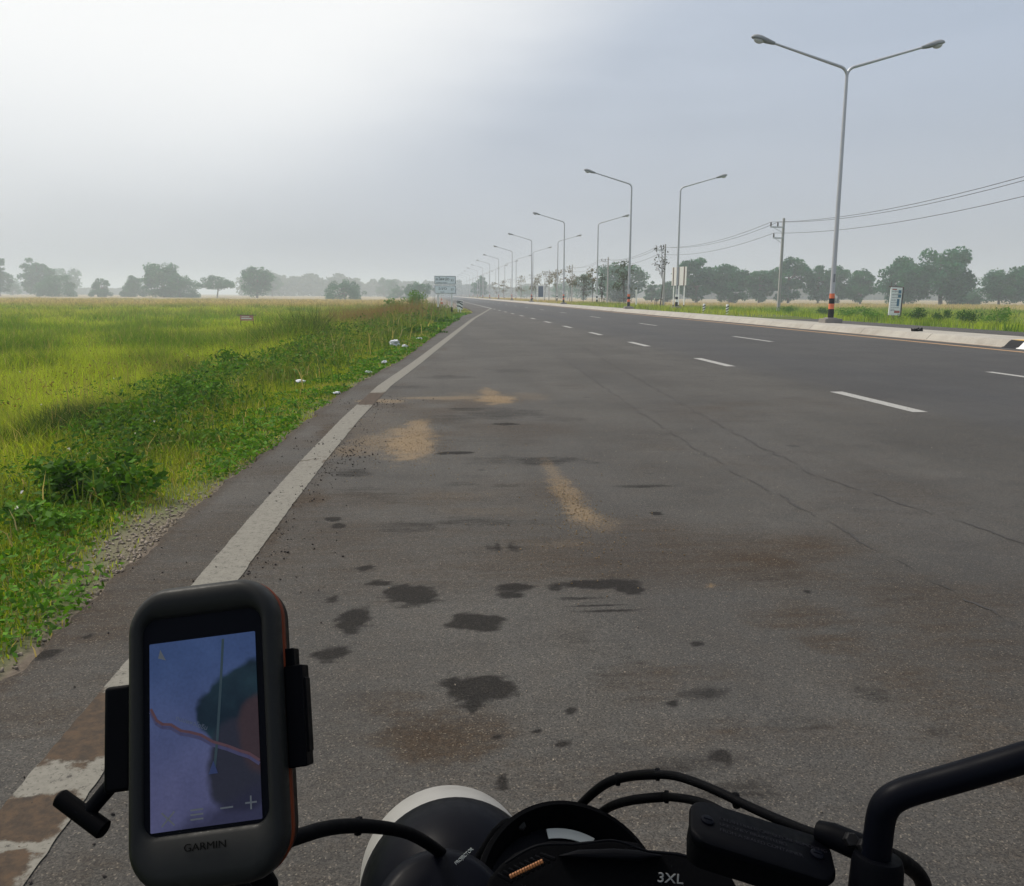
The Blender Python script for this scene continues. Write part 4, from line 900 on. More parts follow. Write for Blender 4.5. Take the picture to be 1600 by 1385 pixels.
for i, (px, yb, r, h, lab) in enumerate(((1432, 44, .9, .75, 'dark shrub close to the right side of the advertising board'), (1470, 43, .4, .65, 'small upright dark shrub right of the advertising board'), (1515, 42, 1.0, .75, 'wide dark shrub low in front of the right-hand field'), (1560, 41, 1.1, .9, 'tall bright shrub near the right end of the median'), (1372, 47, .7, .6, 'bright bush left of the advertising board'), (1330, 52, 1.0, .8, 'tall pale bush right of the double-armed lamp'), (1284, 60, .7, .7, 'dark bush just left of the double-armed lamp'), (1232, 66, .8, .7, 'low green bush at the foot of the nearest utility pole'))):
    x = xat(px, yb); t0 = H0; 
    v = ray(px, 470); g0 = CAM + v*(yb/v[1])
    z = float(ground_z(x, yb)); n = 900
    t = thing('shrub', (x, yb, z), lab, 'shrub', 'shrubs along the right-hand field')
    nc = 9; cc = np.stack([rng.normal(0, .4, nc)*r, rng.normal(0, .4, nc)*r, (.25+.6*rng.random(nc))*h], -1); k = rng.integers(0, nc, n); off = rng.normal(size=(n, 3)); off /= np.linalg.norm(off, axis=1)[:, None]
    P = cc[k] + off*(rng.random(n)**.4)[:, None]*np.array([r*.45, r*.45, h*.35]); P[:, 2] = np.clip(P[:, 2], .02, None)
    dk = .75 if 'dark' in lab else .25
    c = lerp(GREEN, DARK, np.clip(dk+(rng.random(n)-.5)*.6, 0, 1))*(.75+.5*rng.random(n))[:, None]
    V, T = leaf_quads(P, .06*(.6+.7*rng.random(n)), c, .2, .5); o = quads_obj('leaves', V, T, M['leaf']); o.parent = t
    b = MB()
    for k in range(6): b.tube([(0, 0, 0), tuple(cc[k]*.5), tuple(cc[k])], [.014, .01, .006], 5)
    b.build('stems', 'bark', t)

# litter on the verge
def crumple(name, px, py, w, h, lab, mt='bag_white', z=0.0):
    g = G(px, py, z); zz = float(ground_z(g[0], g[1])) if g[0] < XL(g[1]) else 0.0
    bm = bmesh.new(); bmesh.ops.create_icosphere(bm, subdivisions=3, radius=1)
    k = random.random()*50
    for v in bm.verts:
        c = v.co; nz = float(vn(c.x*3+k, c.y*3+c.z*2, .8, 95)); n2 = float(vn(c.x*7+k, c.z*7+c.y*3, .8, 96))
        v.co = Vector((c.x*w/2, c.y*w*.38, max(c.z, -.6)*h/2))*(.25+.7*nz+.65*n2)
    me = bpy.data.meshes.new(name); bm.to_mesh(me); bm.free(); me.materials.append(M[mt])
    o = bpy.data.objects.new(name, me); COL.objects.link(o); o.location = (g[0], g[1], max(zz, -.03)+h*.22+.04); o.rotation_euler = (0, 0, random.random()*3)
    return tag(o, lab, 'litter', 'litter along the road edge')
crumple('plastic_bag', 617, 541, .30, .22, 'white crumpled plastic bag on the verge, largest of the litter')
crumple('paper_scrap', 632, 543, .16, .09, 'small pale scrap of litter just right of the white plastic bag')
crumple('paper_scrap', 470, 598, .13, .05, 'flat pale scrap of litter in the verge grass, well short of the plastic bag')
crumple('paper_scrap', 600, 568, .13, .06, 'tiny white scrap at the tarmac edge just short of the plastic bag')
crumple('paper_scrap', 575, 583, .13, .04, 'flat grey-white scrap at the tarmac edge')
crumple('paper_scrap', 526, 616, .10, .03, 'greyish scrap at the tarmac edge nearest the sand patches')
crumple('paper_scrap', 655, 531, .16, .08, 'distant white scrap on the verge beyond the plastic bag')

# ------------------------------------------------------------------ trees
def crown_points(style, Wd, Ht, n):
    h0 = {'round': .03, 'dome': .0, 'tall': .10, 'umbrella': .42, 'irregular': .04, 'sparse': .35}[style]
    ncl = {'round': 70, 'dome': 74, 'tall': 60, 'umbrella': 46, 'irregular': 46, 'sparse': 12}[style]
    cc, rr_ = [], []
    while len(cc) < ncl:
        x, y, z = rng.uniform(-1, 1, 3); z01 = (z+1)/2
        if style == 'dome': ok = (x*x+y*y+z01**2 < .82) and (x*x+y*y+z01**2 > .2)
        elif style == 'umbrella': ok = x*x+y*y+(z01)**2*.9 < .85 and z01 > .15*(x*x+y*y)
        elif style == 'tall': w_ = .35+.55*math.sin(math.pi*min(1, z01*.8+.2)); ok = x*x+y*y < w_*w_
        elif style == 'irregular': w_ = .95*(1-z01)**.6+.08; ok = x*x+y*y < w_*w_
        else: ok = x*x+y*y+abs(z)**3 < .92 and x*x+y*y+z*z > .10 and (z > -.3 or rng.random() < .75)
        if ok: cc.append((x*Wd/2*.86, y*Wd/2*.86, (h0 + z01*(.93-h0))*Ht)); rr_.append(rng.uniform(.085, .175)*min(Wd, Ht*1.2)*(1.15 if style == 'dome' else 1))
    cc = np.array(cc); rr_ = np.array(rr_)
    if style in ('tall', 'irregular', 'sparse'): rr_ *= .85
    p = rr_**2; i = rng.choice(ncl, n, p=p/p.sum()); off = rng.normal(size=(n, 3)); off /= np.linalg.norm(off, axis=1)[:, None]
    P = cc[i] + off*(rr_[i]*rng.random(n)**.38)[:, None]*np.array([1, 1, .72])
    P[:, 2] = np.clip(P[:, 2], .02*Ht, Ht*1.02)
    return P, cc, i
def tree(x0p, x1p, topp, basep, d, style, lab, group, n=2600, leaf=None, dark=.5, z=None, col=None):
    xc = xat((x0p+x1p)/2, d); v = ray((x0p+x1p)/2, topp); zt = H0 + v[2]*d/v[1]
    zb = float(ground_z(np.array(xc), np.array(float(d)))) if z is None else z
    Wd = (x1p-x0p)/F*d*1.16; Ht = (zt-zb)*1.03
    t = thing('tree', (xc, d, zb), lab, 'tree', group)
    P, cc, i = crown_points(style, Wd, Ht, n)
    clump = rng.random(len(cc))[i]
    c = lerp((.038, .165, .070), (.010, .070, .044), np.clip(clump*.8+(rng.random(n)-.5)*.5, 0, 1)) if col is None else lerp(col, np.array(col)*.5, np.clip(clump*.7+(rng.random(n)-.5)*.6, 0, 1))
    c = c*(.75+.5*rng.random(n))[:, None]
    ls = leaf or max(.16, min(Wd, Ht)*.030)
    V, T = leaf_quads(P, ls*(.6+.8*rng.random(n)), c, .25, .6)
    o = quads_obj('crown', V, T, M['tree_leaf']); o.parent = t
    b = MB(); r0 = max(.05, min(Wd, Ht)*.028)
    top = np.array([rng.normal(0, .03)*Wd, 0, Ht*.55]); b.tube([(0, 0, -.1), (top[0]*.5, 0, Ht*.25), tuple(top), (top[0]*1.2, 0, Ht*.82)], [r0*1.3, r0, r0*.65, r0*.2], 8)
    for k in range(min(9, len(cc))):
        s = np.array([top[0]*.6, 0, Ht*(.28+.03*k)]); mid = (s+cc[k])/2 + np.array([0, 0, -.04*Ht]); b.tube([tuple(s), tuple(mid), tuple(cc[k])], [r0*.45, r0*.3, r0*.1], 6)
    b.build('trunk', 'bark', t, sm=True)
    return t
GL = 'trees across the left-hand field'; GR = 'trees across the right-hand field'
for a in ((-17,18,396,460,430,'tall','tall wispy tree cut by the left edge of the picture'), (8,34,434,460,560,'round','small hazy tree between the leftmost wispy tree and its taller neighbour'),
          (36,86,400,460,460,'tall','tall wispy hazy tree beside a dense dark tree at far left'), (62,124,424,461,410,'dome','dense dome-shaped tree in front of a tall wispy one at far left'), (86,127,416,460,620,'round','pale hazy tree rising behind the dense dome-shaped tree'),
          (144,177,433,461,410,'irregular','small pointed tree standing alone in the left-hand field'), (193,228,424,461,420,'irregular','thin ragged tree with a bare side limb in the left-hand field'),
          (229,284,409,461,385,'round','large round-topped tree joined by a lower dome at its right'), (252,313,424,461,380,'dome','low dome-shaped tree joined to the large round-topped one'),
          (311,368,431,461,400,'umbrella','umbrella-shaped tree with a clear trunk in the left-hand field'), (378,426,415,461,390,'round','tall round tree right of the umbrella-shaped one'), (412,440,430,461,600,'round','pale tree tucked behind the tall round tree'),
          (505,574,434,464,310,'dome','broad dark dome-shaped tree left of the distance sign'), (588,613,432,462,620,'tall','pale tall tree in the hazy treeline left of the distance sign'), (605,627,436,462,560,'round','pale round tree second in the hazy treeline left of the distance sign'),
          (604,642,445,463,420,'irregular','low dark tree under the hazy treeline'), (632,678,440,464,300,'round','tree just behind the bank left of the distance sign')):
    tree(*a[:6], a[6], GL, 6500 if a[4] < 500 else 3200)
for a in ((1056,1120,397,471,215,'round','tall tree beside the edge-on white signs'), (1112,1168,412,472,215,'round','medium tree next right of the tall one beside the edge-on signs'),
          (1164,1207,418,472,220,'round','narrow tree left of the nearest utility pole'), (1203,1260,398,473,215,'round','tall tree behind the nearest utility pole'), (1256,1300,412,473,215,'round','tree just left of the double-armed lamp'),
          (1290,1330,412,473,220,'round','narrow tree just right of the double-armed lamp pole'), (1322,1366,420,473,210,'round','lone smaller tree between the lamp pole and the large trees'),
          (1372,1450,402,476,190,'round','left half of the pair of large trees behind the advertising board'), (1425,1515,387,477,185,'round','tallest right-hand tree behind the advertising board'), (1492,1534,450,477,200,'dome','low bushy tree right of the tallest right-hand tree'),
          (1530,1592,420,478,190,'round','tree near the right edge of the picture'), (1570,1650,412,478,185,'round','tree cut by the right edge of the picture'),
          (928,1008,410,469,230,'round','large tree behind the nearest left-reaching lamp'), (1006,1030,433,470,250,'irregular','small tree left of the wispy staked sapling'), (1026,1060,440,471,235,'round','dark tree behind the second utility pole'),
          (894,928,428,468,330,'round','hazy tree behind the leafy staked sapling'), (860,900,440,468,380,'round','hazy tree behind the yellowish saplings'), (806,840,446,467,480,'round','pale hazy tree among the far lamps'), (736,764,430,466,420,'tall','pale tall tree beyond the first of the far lamps')):
    tree(*a[:6], a[6], GR, 8500 if a[4] < 260 else 3600)
# far woods that read as one mass
def treeline(name, segs, d0):
    Ps = []; 
    for px0, px1, top, d in segs:
        n = int((px1-px0)*55); px = rng.uniform(px0, px1, n); x = np.array([xat(float(p), d) for p in px]); 
        hmax = (H0 + ray(px0, top)[2]*d/ray(px0, top)[1]) + .6
        env = .55 + .45*vn(px, px*0, 12, 101) + .25*vn(px, px*0, 4, 102)
        z = -.6 + rng.random(n)**.7*hmax*env; Ps.append(np.stack([x, d + rng.uniform(-25, 25, n), z], -1))
    P = np.concatenate(Ps); n = len(P); c = lerp((.04, .07, .025), (.02, .045, .018), rng.random(n))
    V, T = leaf_quads(P, 1.3*(.6+.8*rng.random(n)), c, .2, .7); return struct(quads_obj(name, V, T, M['tree_leaf']), 'stuff')
treeline('distant_woods', ((-200, 60, 446, 900), (120, 240, 450, 900), (380, 560, 430, 760), (540, 720, 438, 800), (690, 1060, 446, 760), (1040, 1750, 448, 520)), 0)

# young staked trees in the median
def sapling(px, yb, topp, crown, lab, dense, col, lean=0.0):
    x = xat(px, yb); v = ray(px, topp); zt = H0 + v[2]*yb/v[1]; zb = .1; h = zt-zb
    t = thing('sapling', (x, yb, zb), lab, 'sapling', 'young trees in the median')
    w, c0 = crown; ncl = 14 if dense > 300 else 9
    cc = np.stack([rng.uniform(-.5, .5, ncl)*w, rng.uniform(-.5, .5, ncl)*w, h*(c0 + (1-c0)*rng.random(ncl))], -1); cc[0] = (0, 0, h*.98)
    i = rng.integers(0, ncl, dense); P = cc[i] + rng.normal(size=(dense, 3))*np.array([w*.13, w*.13, h*.045])
    c = lerp(col, np.array(col)*.5, rng.random(dense))
    V, T = leaf_quads(P, .10*(.6+.8*rng.random(dense))*(1+yb/250), c, .2, .5); o = quads_obj('leaves', V, T, M['tree_leaf']); o.parent = t
    b = MB(); b.tube([(0, 0, 0), (.08+lean, 0, h*.35), (.02+lean, 0, h*.65), (0, 0, h*.95)], [.05, .04, .03, .012], 7)
    for k in range(ncl): b.tube([(lean*.5, 0, h*(c0*.8+.03*k % .2)), tuple(cc[k])], [.018, .006], 5)
    b.build('stem', 'bark', t, sm=True)
YG, SG = (.16, .13, .035), (.07, .09, .025)
for a in ((1031,80,388,(1.3,.62),'tall wispy bare-stemmed sapling inside a metal guard',90,(.05,.05,.03),.15), (974,96,411,(1.9,.35),'leafy sapling partly hidden by the nearest left-reaching lamp',500,SG), (940,107,430,(.7,.2),'thin dark sapling inside a guard right of a lamp with white bands',160,(.05,.06,.025)),
          (911,122,432,(2.5,.35),'bushy leafy sapling with a wide low crown in the median',650,SG), (925,114,421,(1.3,.6),'wispy yellowish sapling just right of the bushy one',130,YG), (890,131,421,(2.4,.55),'yellowish sapling left of the bushy one',300,YG), (868,147,426,(2.4,.5),'yellowish sapling between two thin utility poles',260,YG),
          (851,160,428,(2.6,.5),'yellowish sapling above the blue sign',300,YG), (836,174,435,(2.4,.45),'yellowish sapling left of the blue sign',260,YG), (814,207,433,(2.2,.4),'pale yellowish sapling left of the third lamp',240,YG), (787,259,440,(3.0,.3),'pale hazy sapling near the far lamps',240,YG), (775,285,443,(3.0,.3),'faintest sapling by the far lamps',220,YG)):
    sapling(*a)
for px, yb, lab in ((1029.5, 79.5, 'square metal guard around the tall wispy sapling'), (940, 106.5, 'square metal guard around the thin dark sapling'), (973, 95.5, 'square metal guard around the leafy sapling by the lamp')):
    t = thing('tree_guard', (xat(px, yb), yb, .1), lab, 'tree guard', 'metal guards around saplings')
    for s1 in (-1, 1):
        for s2 in (-1, 1): b = MB(); b.box((s1*.3, s2*.3, .42), (.045, .045, .84)); b.build('upright', 'wood', t)
    b = MB()
    for s in (-1, 1): b.box((0, s*.3, .865), (.65, .05, .05)); b.box((s*.3, 0, .866), (.05, .55, .05))
    b.build('top_rail', 'wood', t)

# ------------------------------------------------------------------ the motorcycle
bike_o = Vector((.03, .40, 0))
bike = thing('motorcycle', bike_o, 'black motorcycle seen from the saddle, front end with silver-rimmed headlight and mirror stem', 'motorcycle')
fwd = Vector((-.24, .97, 0)).normalized(); sidev = Vector((fwd.y, -fwd.x, 0)); upv = Vector((0, 0, 1))
def wb(b, name, mt, parent=bike, **k): return b.build(name, mt, parent, world=True, **k)
# headlight
hd = .80; hc = C(705, 1392, hd) ; ax = (Vector((-.10, .99, 0))*.94 - upv*.34).normalized()
b = MB(); b.lathe(hc, -ax, [(.006, .0870), (.014, .0885), (.03, .0885), (.06, .083), (.085, .069), (.105, .050), (.118, .028), (.124, .004)], 64); hs = wb(b, 'headlight_shell', 'black_gloss', sm=True, angle=60)
b = MB(); b.lathe(hc, -ax, [(-.058, .074), (-.060, .079), (-.056, .0838), (-.047, .0865), (-.02, .0872), (.006, .0868), (.008, .0860)], 64, caps=False); wb(b, 'headlight_rim', 'chrome_rim', sm=True, angle=60)
b = MB(); b.lathe(hc, ax, [(.022, .082), (.035, .07), (.045, .045), (.05, .002)], 48); wb(b, 'headlight_lens', 'lamp_lens', sm=True)
# instrument pod: a cup whose far lip shades the dial
gd = .60; gc = C(886, 1418, gd); gax = (-fwd*.52 + upv*.85).normalized()
b = MB(); b.lathe(gc, gax, [(-.085, .012), (-.075, .038), (-.05, .056), (-.02, .066), (.014, .0705), (.02, .0695), (.021, .066), (.012, .062), (-.006, .060)], 64, caps=False); pod = wb(b, 'instrument_pod', 'matt_black', sm=True, angle=50)
b = MB(); b.lathe(gc, gax, [(-.007, .0605), (-.006, .0600)], 48); wb(b, 'dial_glass', 'black_gloss', pod)
M['dial_dark'] = simple('bolt_steel', (.006, .006, .007), .5, .2, 200, spec=.15)
M['dial_white'] = simple('dial_white', (.45, .47, .45), .4, .05, 80)
a1 = gax.orthogonal(); e1 = (fwd - gax*fwd.dot(gax)).normalized(); e2 = gax.cross(e1)
b = MB(); arc = []
for k in range(13):
    a = rad(-42+k*3.2); arc.append((gc - gax*.004 + (e1*math.cos(a)+e2*math.sin(a))*.0585, gc - gax*.004 + (e1*math.cos(a)+e2*math.sin(a))*(.051)))
b.prism([p for p, _ in arc] + [q for _, q in reversed(arc)], gax*.0012); wb(b, 'sunlit_dial_sliver', 'dial_white', pod)  # sunlit edge of the dial face, its brightness put into a white crescent
# second round gauge, lower left
g2c = C(690, 1452, .52)
b = MB(); b.lathe(g2c, (gax*.8 - fwd*.1).normalized(), [(-.06, .015), (-.04, .042), (-.008, .047), (.006, .046), (.012, .039), (.015, .018), (.0155, .002)], 48); wb(b, 'warning_lamp_pod', 'black_gloss', sm=True, angle=60)
# unidentified soft black glove-like item with ribbed patch, orange piping and size lettering
def px_slab(pts, d, thick, name, mt, parent=bike, bevel=.006, tilt=0.0):
    b = MB(); P = []
    for x, y in pts: P.append(C(x, y, d + (1385-y)/F*tilt))
    b.prism(P, Vector(_f)*thick - Vector(_u)*thick*.5); return wb(b, name, mt, parent, bevel=bevel, sm=True)
soft_item = px_slab([(765,1372),(782,1352),(804,1334),(835,1320),(862,1314),(905,1316),(955,1311),(1000,1318),(1008,1328),(1060,1332),(1112,1346),(1140,1364),(1160,1400),(1150,1470),(760,1470),(758,1390)], .47, .05, 'soft_black_item', 'matt_black', tilt=.3)
px_slab([(870,1338),(905,1328),(960,1326),(1004,1329),(1040,1338),(1000,1345),(930,1343)], .462, .012, 'item_fold', 'black_plastic', soft_item, .003, .3)
b = MB()
for k in range(9):
    p0 = C(778+k*8.3, 1366-k*3.9, .462+.004); p1 = C(801+k*8.3, 1378-k*4.4, .462); b.tube([p0, p1], .0011, 6)
wb(b, 'ribbed_patch', 'black_rubber', soft_item, sm=True)
M['orange_piping'] = simple('orange_piping', (.20, .07, .015), .7, .3, 400)
b = MB()
for k in range(13): 
    f_ = k/12; b.tube([C(797+f_*48, 1370-f_*23, .459), C(797+f_*48+3.0, 1370-f_*23-1.4, .459)], .0012, 6)
wb(b, 'orange_piping', 'orange_piping', soft_item, sm=True)
M['print_grey'] = simple('print_grey', (.22, .22, .22), .7)
RC = Matrix(((_r[0], _u[0], -_f[0]), (_r[1], _u[1], -_f[1]), (_r[2], _u[2], -_f[2]))).to_4x4()
def cam_text(name, s, px, py, d, hpx, mt, parent, rot=0.0, xs=1.0):
    mtx = Matrix.Translation(C(px, py, d) - ROOT[parent.name]) @ RC @ Matrix.Rotation(rad(rot), 4, 'Z')
    return text(name, s, hpx/F*d/.7, mtx, mt, parent, depth=.00015, xs=xs)
cam_text('size_lettering', '3XL', 1026, 1378, .455, 15, 'print_grey', soft_item, -5, 1.15)
cam_text('lamp_lettering', 'PROJECTOR', 713, 1352, .535, 5.2, 'dial_white', pod, 42, .9)
# bracket between headlight and pod
px_slab([(716,1366),(740,1338),(768,1296),(790,1276),(830,1290),(830,1400),(716,1400)], .64, .03, 'headlight_bracket', 'matt_black', bevel=.004)
# cables
def cable(pts, r, name, mt='black_rubber', n=10, sub=6):
    P = [C(*p) for p in pts]; Q = []
    for i in range(len(P)-1):
        p0, p1, p2, p3 = P[max(i-1, 0)], P[i], P[i+1], P[min(i+2, len(P)-1)]
        for k in range(sub):
            t = k/sub; Q.append(.5*((2*p1)+(p2-p0)*t+(2*p0-5*p1+4*p2-p3)*t*t+(3*p1-p0-3*p2+p3)*t**3))
    Q.append(P[-1]); b = MB(); b.tube(Q, r, n); return wb(b, name, mt, sm=True)
cable([(395,1335,.36),(450,1313,.38),(520,1293,.42),(585,1292,.46),(640,1303,.50),(685,1330,.54),(712,1356,.57),(730,1400,.60)], .0037, 'clutch_cable')
cable([(880,1320,.69),(893,1278,.68),(915,1250,.66),(948,1224,.63),(985,1213,.60),(1028,1210,.57)], .0036, 'brake_hose')
cable([(1026,1210,.57),(1060,1214,.55),(1110,1232,.52),(1180,1265,.49),(1240,1291,.46),(1280,1306,.44)], .0029, 'throttle_cable')
cable([(915,1325,.68),(928,1286,.67),(948,1264,.65),(985,1251,.60),(1042,1245,.57)], .0034, 'brake_hose')
cable([(1040,1245,.57),(1085,1251,.53),(1130,1270,.49),(1180,1310,.46)], .0028, 'throttle_cable')
for px, py, d in ((1028,1210,.57), (1042,1245,.57)):
    b = MB(); b.tube([C(px-3, py, d), C(px+2, py+.4, d)], .0043, 12); wb(b, 'cable_ferrule', 'black_plastic', sm=True)
cable([(1385,1335,.40),(1415,1350,.42),(1440,1375,.44),(1450,1420,.46)], .0042, 'brake_hose')
# brake fluid reservoir
def rrect(hx, hy, r, n=6, cx=0.0, cy=0.0):
    out_ = []
    for sx, sy, a0 in ((1, 1, 0), (-1, 1, 90), (-1, -1, 180), (1, -1, 270)):
        for k in range(n+1):
            a = rad(a0+90*k/n); out_.append((cx+sx*(hx-r)+r*math.cos(a), cy+sy*(hy-r)+r*math.sin(a)))
    return out_
d0 = .40; c0 = C(1190, 1309, d0); ex = (C(1300, 1347, .395) - C(1085, 1280, .405)).normalized(); ey0 = C(1196, 1284, .412)-C(1182, 1335, .388); ey = (ey0 - ex*ey0.dot(ex)).normalized(); ez = ex.cross(ey)
if ez.z < 0: ez = -ez
hx = (C(1304, 1340, .395)-C(1078, 1285, .405)).length/2; hy = .0152
def rs(hx_, hy_, z, r): return [c0 + ex*x + ey*y + ez*z for x, y in rrect(hx_, hy_, r)]
b = MB(); b.loft([rs(hx-.002, hy-.002, -.017, .007), rs(hx-.001, hy-.001, -.006, .008), rs(hx-.001, hy-.001, -.0045, .008)]); resv = wb(b, 'brake_reservoir', 'matt_black', sm=True)
b = MB(); b.loft([rs(hx, hy, -.0045, .009), rs(hx+.0003, hy+.0003, -.003, .009), rs(hx, hy, -.001, .009), rs(hx-.0012, hy-.0012, 0, .008)]); lid = wb(b, 'reservoir_lid', 'black_plastic', resv, sm=True)
for s in (-1, 1):
    b = MB(); o_ = c0 + ex*s*(hx-.008) ; b.lathe(o_, ez, [(-.001, .0034), (.0008, .0032), (.0012, .0024)], 16); b.box(o_+ez*.0013, (.004, .0008, .0005), Matrix((ex, ey, ez)).transposed()); wb(b, 'lid_screw', 'black_gloss', lid, sm=True)
rows = ['CLEAN FILLER CAP BEFORE REMOVING', 'USE ONLY BRAKE FLUID', 'FROM A SEALED CONTAINER']
M['emboss'] = simple('embossed_black', (.006, .006, .009), .5, spec=.1)
for k, s in enumerate(rows):
    o_ = c0 - ex*(hx-.014) + ey*(.0035-.0042*k) + ez*.0001
    text('lid_lettering', s, .0030, Matrix.Translation(o_-bike_o) @ Matrix((ex, ey, ez)).transposed().to_4x4(), 'emboss', lid, depth=.0001)
# lever perch, mirror boss and stem
b = MB(); b.tube([C(1280, 1300, .41), C(1300, 1306, .405), C(1345, 1325, .40), C(1375, 1340, .395)], [.0055, .0062, .0066, .0075], 14); wb(b, 'lever_perch', 'black_plastic', sm=True)
b = MB(); b.lathe(C(1371, 1350, .388), (C(1373, 1325, .388)-C(1371, 1350, .388)), [(-.03, .0125), (0, .0115), (.0035, .0105), (.004, .0085)], 20); wb(b, 'mirror_boss', 'black_plastic', sm=True)
def bend(P, r=.6, n=8): 
    return P
st = [(1368,1350,.388),(1372,1310,.387),(1376,1280,.386),(1381,1264,.385),(1390,1252,.384),(1404,1243,.383),(1425,1235,.382),(1460,1225,.38),(1530,1205,.375),(1600,1184,.37),(1760,1137,.36)]
cable([(x, y, d) for x, y, d in st], .0066, 'mirror_stem', 'black_gloss', 16, 5)
mc = C(1860, 1100, .36)
b = MB(); rings = []
for z, s in ((-.006, .9), (0, 1.0), (.012, .92), (.022, .55)): rings.append([mc + Vector(_f)*z + Vector(_r)*x*s + Vector(_u)*y*s for x, y in rrect(.062, .036, .03)])
b.loft(rings); wb(b, 'mirror_head', 'black_plastic', sm=True)
for px, py, d in ((1150,1251,.505), (965,1218,.615), (560,1291,.445)):
    b = MB(); p = C(px, py, d); b.lathe(p, _r, [(-.0016, .0046), (0, .005), (.0016, .0046)], 12); wb(b, 'cable_tie', 'black_rubber', sm=True)
for px, py, d in ((1352,1322,.3905), (1388,1352,.386), (815,1290,.628), (1330,1312,.396)):
    b = MB(); b.lathe(C(px, py, d), -Vector(_f)+Vector(_u)*.6, [(-.002, .0036), (.0016, .0034), (.002, .0026)], 6); wb(b, 'bolt', 'dial_dark')
cable([(790,1349,.468),(840,1322,.468),(905,1319,.468),(960,1314,.468),(1010,1330,.467),(1060,1336,.467),(1115,1350,.466)], .0007, 'item_seam', 'black_plastic', 6)
# handlebar, grips, forks, wheel, tank: below the frame of the photograph
hb = C(900, 1500, .50); Lb = C(300, 1560, .36) ; Rb_ = C(1480, 1480, .42)
b = MB(); b.tube([Lb - sidev*.16 - fwd*.03, Lb, hb - sidev*.09 - upv*.02, hb + sidev*.07 - upv*.02, Rb_, Rb_ + sidev*.16 - fwd*.03], .011, 14); wb(b, 'handlebar', 'black_gloss', sm=True)
for p, s in ((Lb, -1), (Rb_, 1)): b = MB(); b.tube([p + sidev*s*.02 - fwd*.003, p + sidev*s*.15 - fwd*.028], .017, 16); wb(b, 'grip', 'black_rubber', sm=True)
wc = Vector((hc.x, hc.y, 0)) + fwd*.06; wc.z = .30
for s in (-1, 1):
    b = MB(); b.tube([hb + sidev*s*.095 - upv*.05 - sidev*.02, wc + sidev*s*.095], [.021, .026], 16); wb(b, 'fork_leg', 'black_gloss', sm=True)
b = MB(); prof = [(-.045, .255), (-.05, .275), (-.035, .297), (0, .305), (.035, .297), (.05, .275), (.045, .255)]; b.lathe(wc, sidev, prof, 48, caps=False); wheel = wb(b, 'front_wheel', 'black_rubber', sm=True)
b = MB(); b.lathe(wc, sidev, [(-.045, .256), (-.03, .235), (.03, .235), (.045, .256)], 48, caps=False)
for k in range(10): 
    a = 2*math.pi*k/10; b.tube([wc, wc + (fwd*math.cos(a)+upv*math.sin(a))*.24], .008, 6)
wb(b, 'rim', 'galvanised', wheel, sm=True)
tb = Vector((.02, .12, .70)); b = MB(); rings = []
for y, w, z0, z1 in ((-.22, .06, .66, .74), (-.12, .10, .62, .82), (.0, .13, .58, .86), (.1, .13, .58, .84), (.17, .10, .60, .78), (.2, .05, .64, .72)):
    rings.append([Vector((.02 + w*math.cos(a), .12+y, (z0+z1)/2 + (z1-z0)/2*math.sin(a))) for a in [2*math.pi*k/20 for k in range(20)]])
b.loft(rings); wb(b, 'fuel_tank', 'black_gloss', sm=True, angle=80)
b = MB(); b.box((.02, .0, .42), (.30, .5, .34)); wb(b, 'engine', 'matt_black', bevel=.04)
b = MB(); b.box((.02, -.42, .72), (.26, .5, .09)); wb(b, 'saddle', 'matt_black', bevel=.03)
wc2 = Vector((.02, -.85, .30)); b = MB(); b.lathe(wc2, (1, 0, 0), prof, 40, caps=False); rw = wb(b, 'rear_wheel', 'black_rubber', sm=True)
b = MB(); b.box((.02, -.42, .34), (.26, .85, .06)); wb(b, 'swingarm', 'matt_black', bevel=.01)

# ------------------------------------------------------------------ GPS receiver in its clamp
q3 = Matrix(((.992, -.1262, -.0105), (.1241, .9529, .2766), (-.0249, -.2756, .9609)))
pos = Vector(CAM) + Vector(_r)*(-.10794) + Vector(_u)*(-.10034) + Vector(_f)*.28958
RG = (RC.to_3x3() @ q3).to_4x4(); MG = Matrix.Translation(pos) @ RG
gps = bpy.data.objects.new('gps_receiver', None); COL.objects.link(gps); gps.empty_display_size = .03; gps.matrix_world = MG; ROOT[gps.name] = Vector((0, 0, 0))
tag(gps, 'grey handheld GPS receiver with a lit map screen, clamped at the left handlebar', 'GPS receiver')
def ring(hx, hy, r, z, cy=0.0, cx=0.0, arch=0.0): return [Vector((x, y + arch*(1-(x/hx)**2)*(1 if y > cy else -1), z)) for x, y in rrect(hx, hy, r, 8, cx, cy)]
M['gps_grey'] = simple('gps_grey', (.0085, .009, .009), .5, .15, 300, spec=.16)
M['gps_dark'] = simple('gps_dark', (.003, .003, .003), .6, .2, 300, spec=.08)
M['gps_orange'] = simple('gps_orange', (.10, .018, .005), .55, .15, 100, spec=.12)
b = MB(); A_ = .0028
b.loft([ring(.0205, .042, .010, -.027, arch=A_), ring(.0255, .0485, .012, -.022, arch=A_), ring(.0264, .0486, .0125, -.0125, arch=A_)], cap1=False); b.build('back_shell', 'gps_dark', gps, sm=True, angle=60)
b = MB(); b.loft([ring(.0264, .0486, .0125, -.0125, arch=A_), ring(.0270, .0493, .0128, -.0118, arch=A_), ring(.0270, .0493, .0128, -.0082, arch=A_), ring(.0266, .0488, .0125, -.0078, arch=A_)], cap0=False, cap1=False); b.build('orange_band', 'gps_orange', gps, sm=True, angle=60)
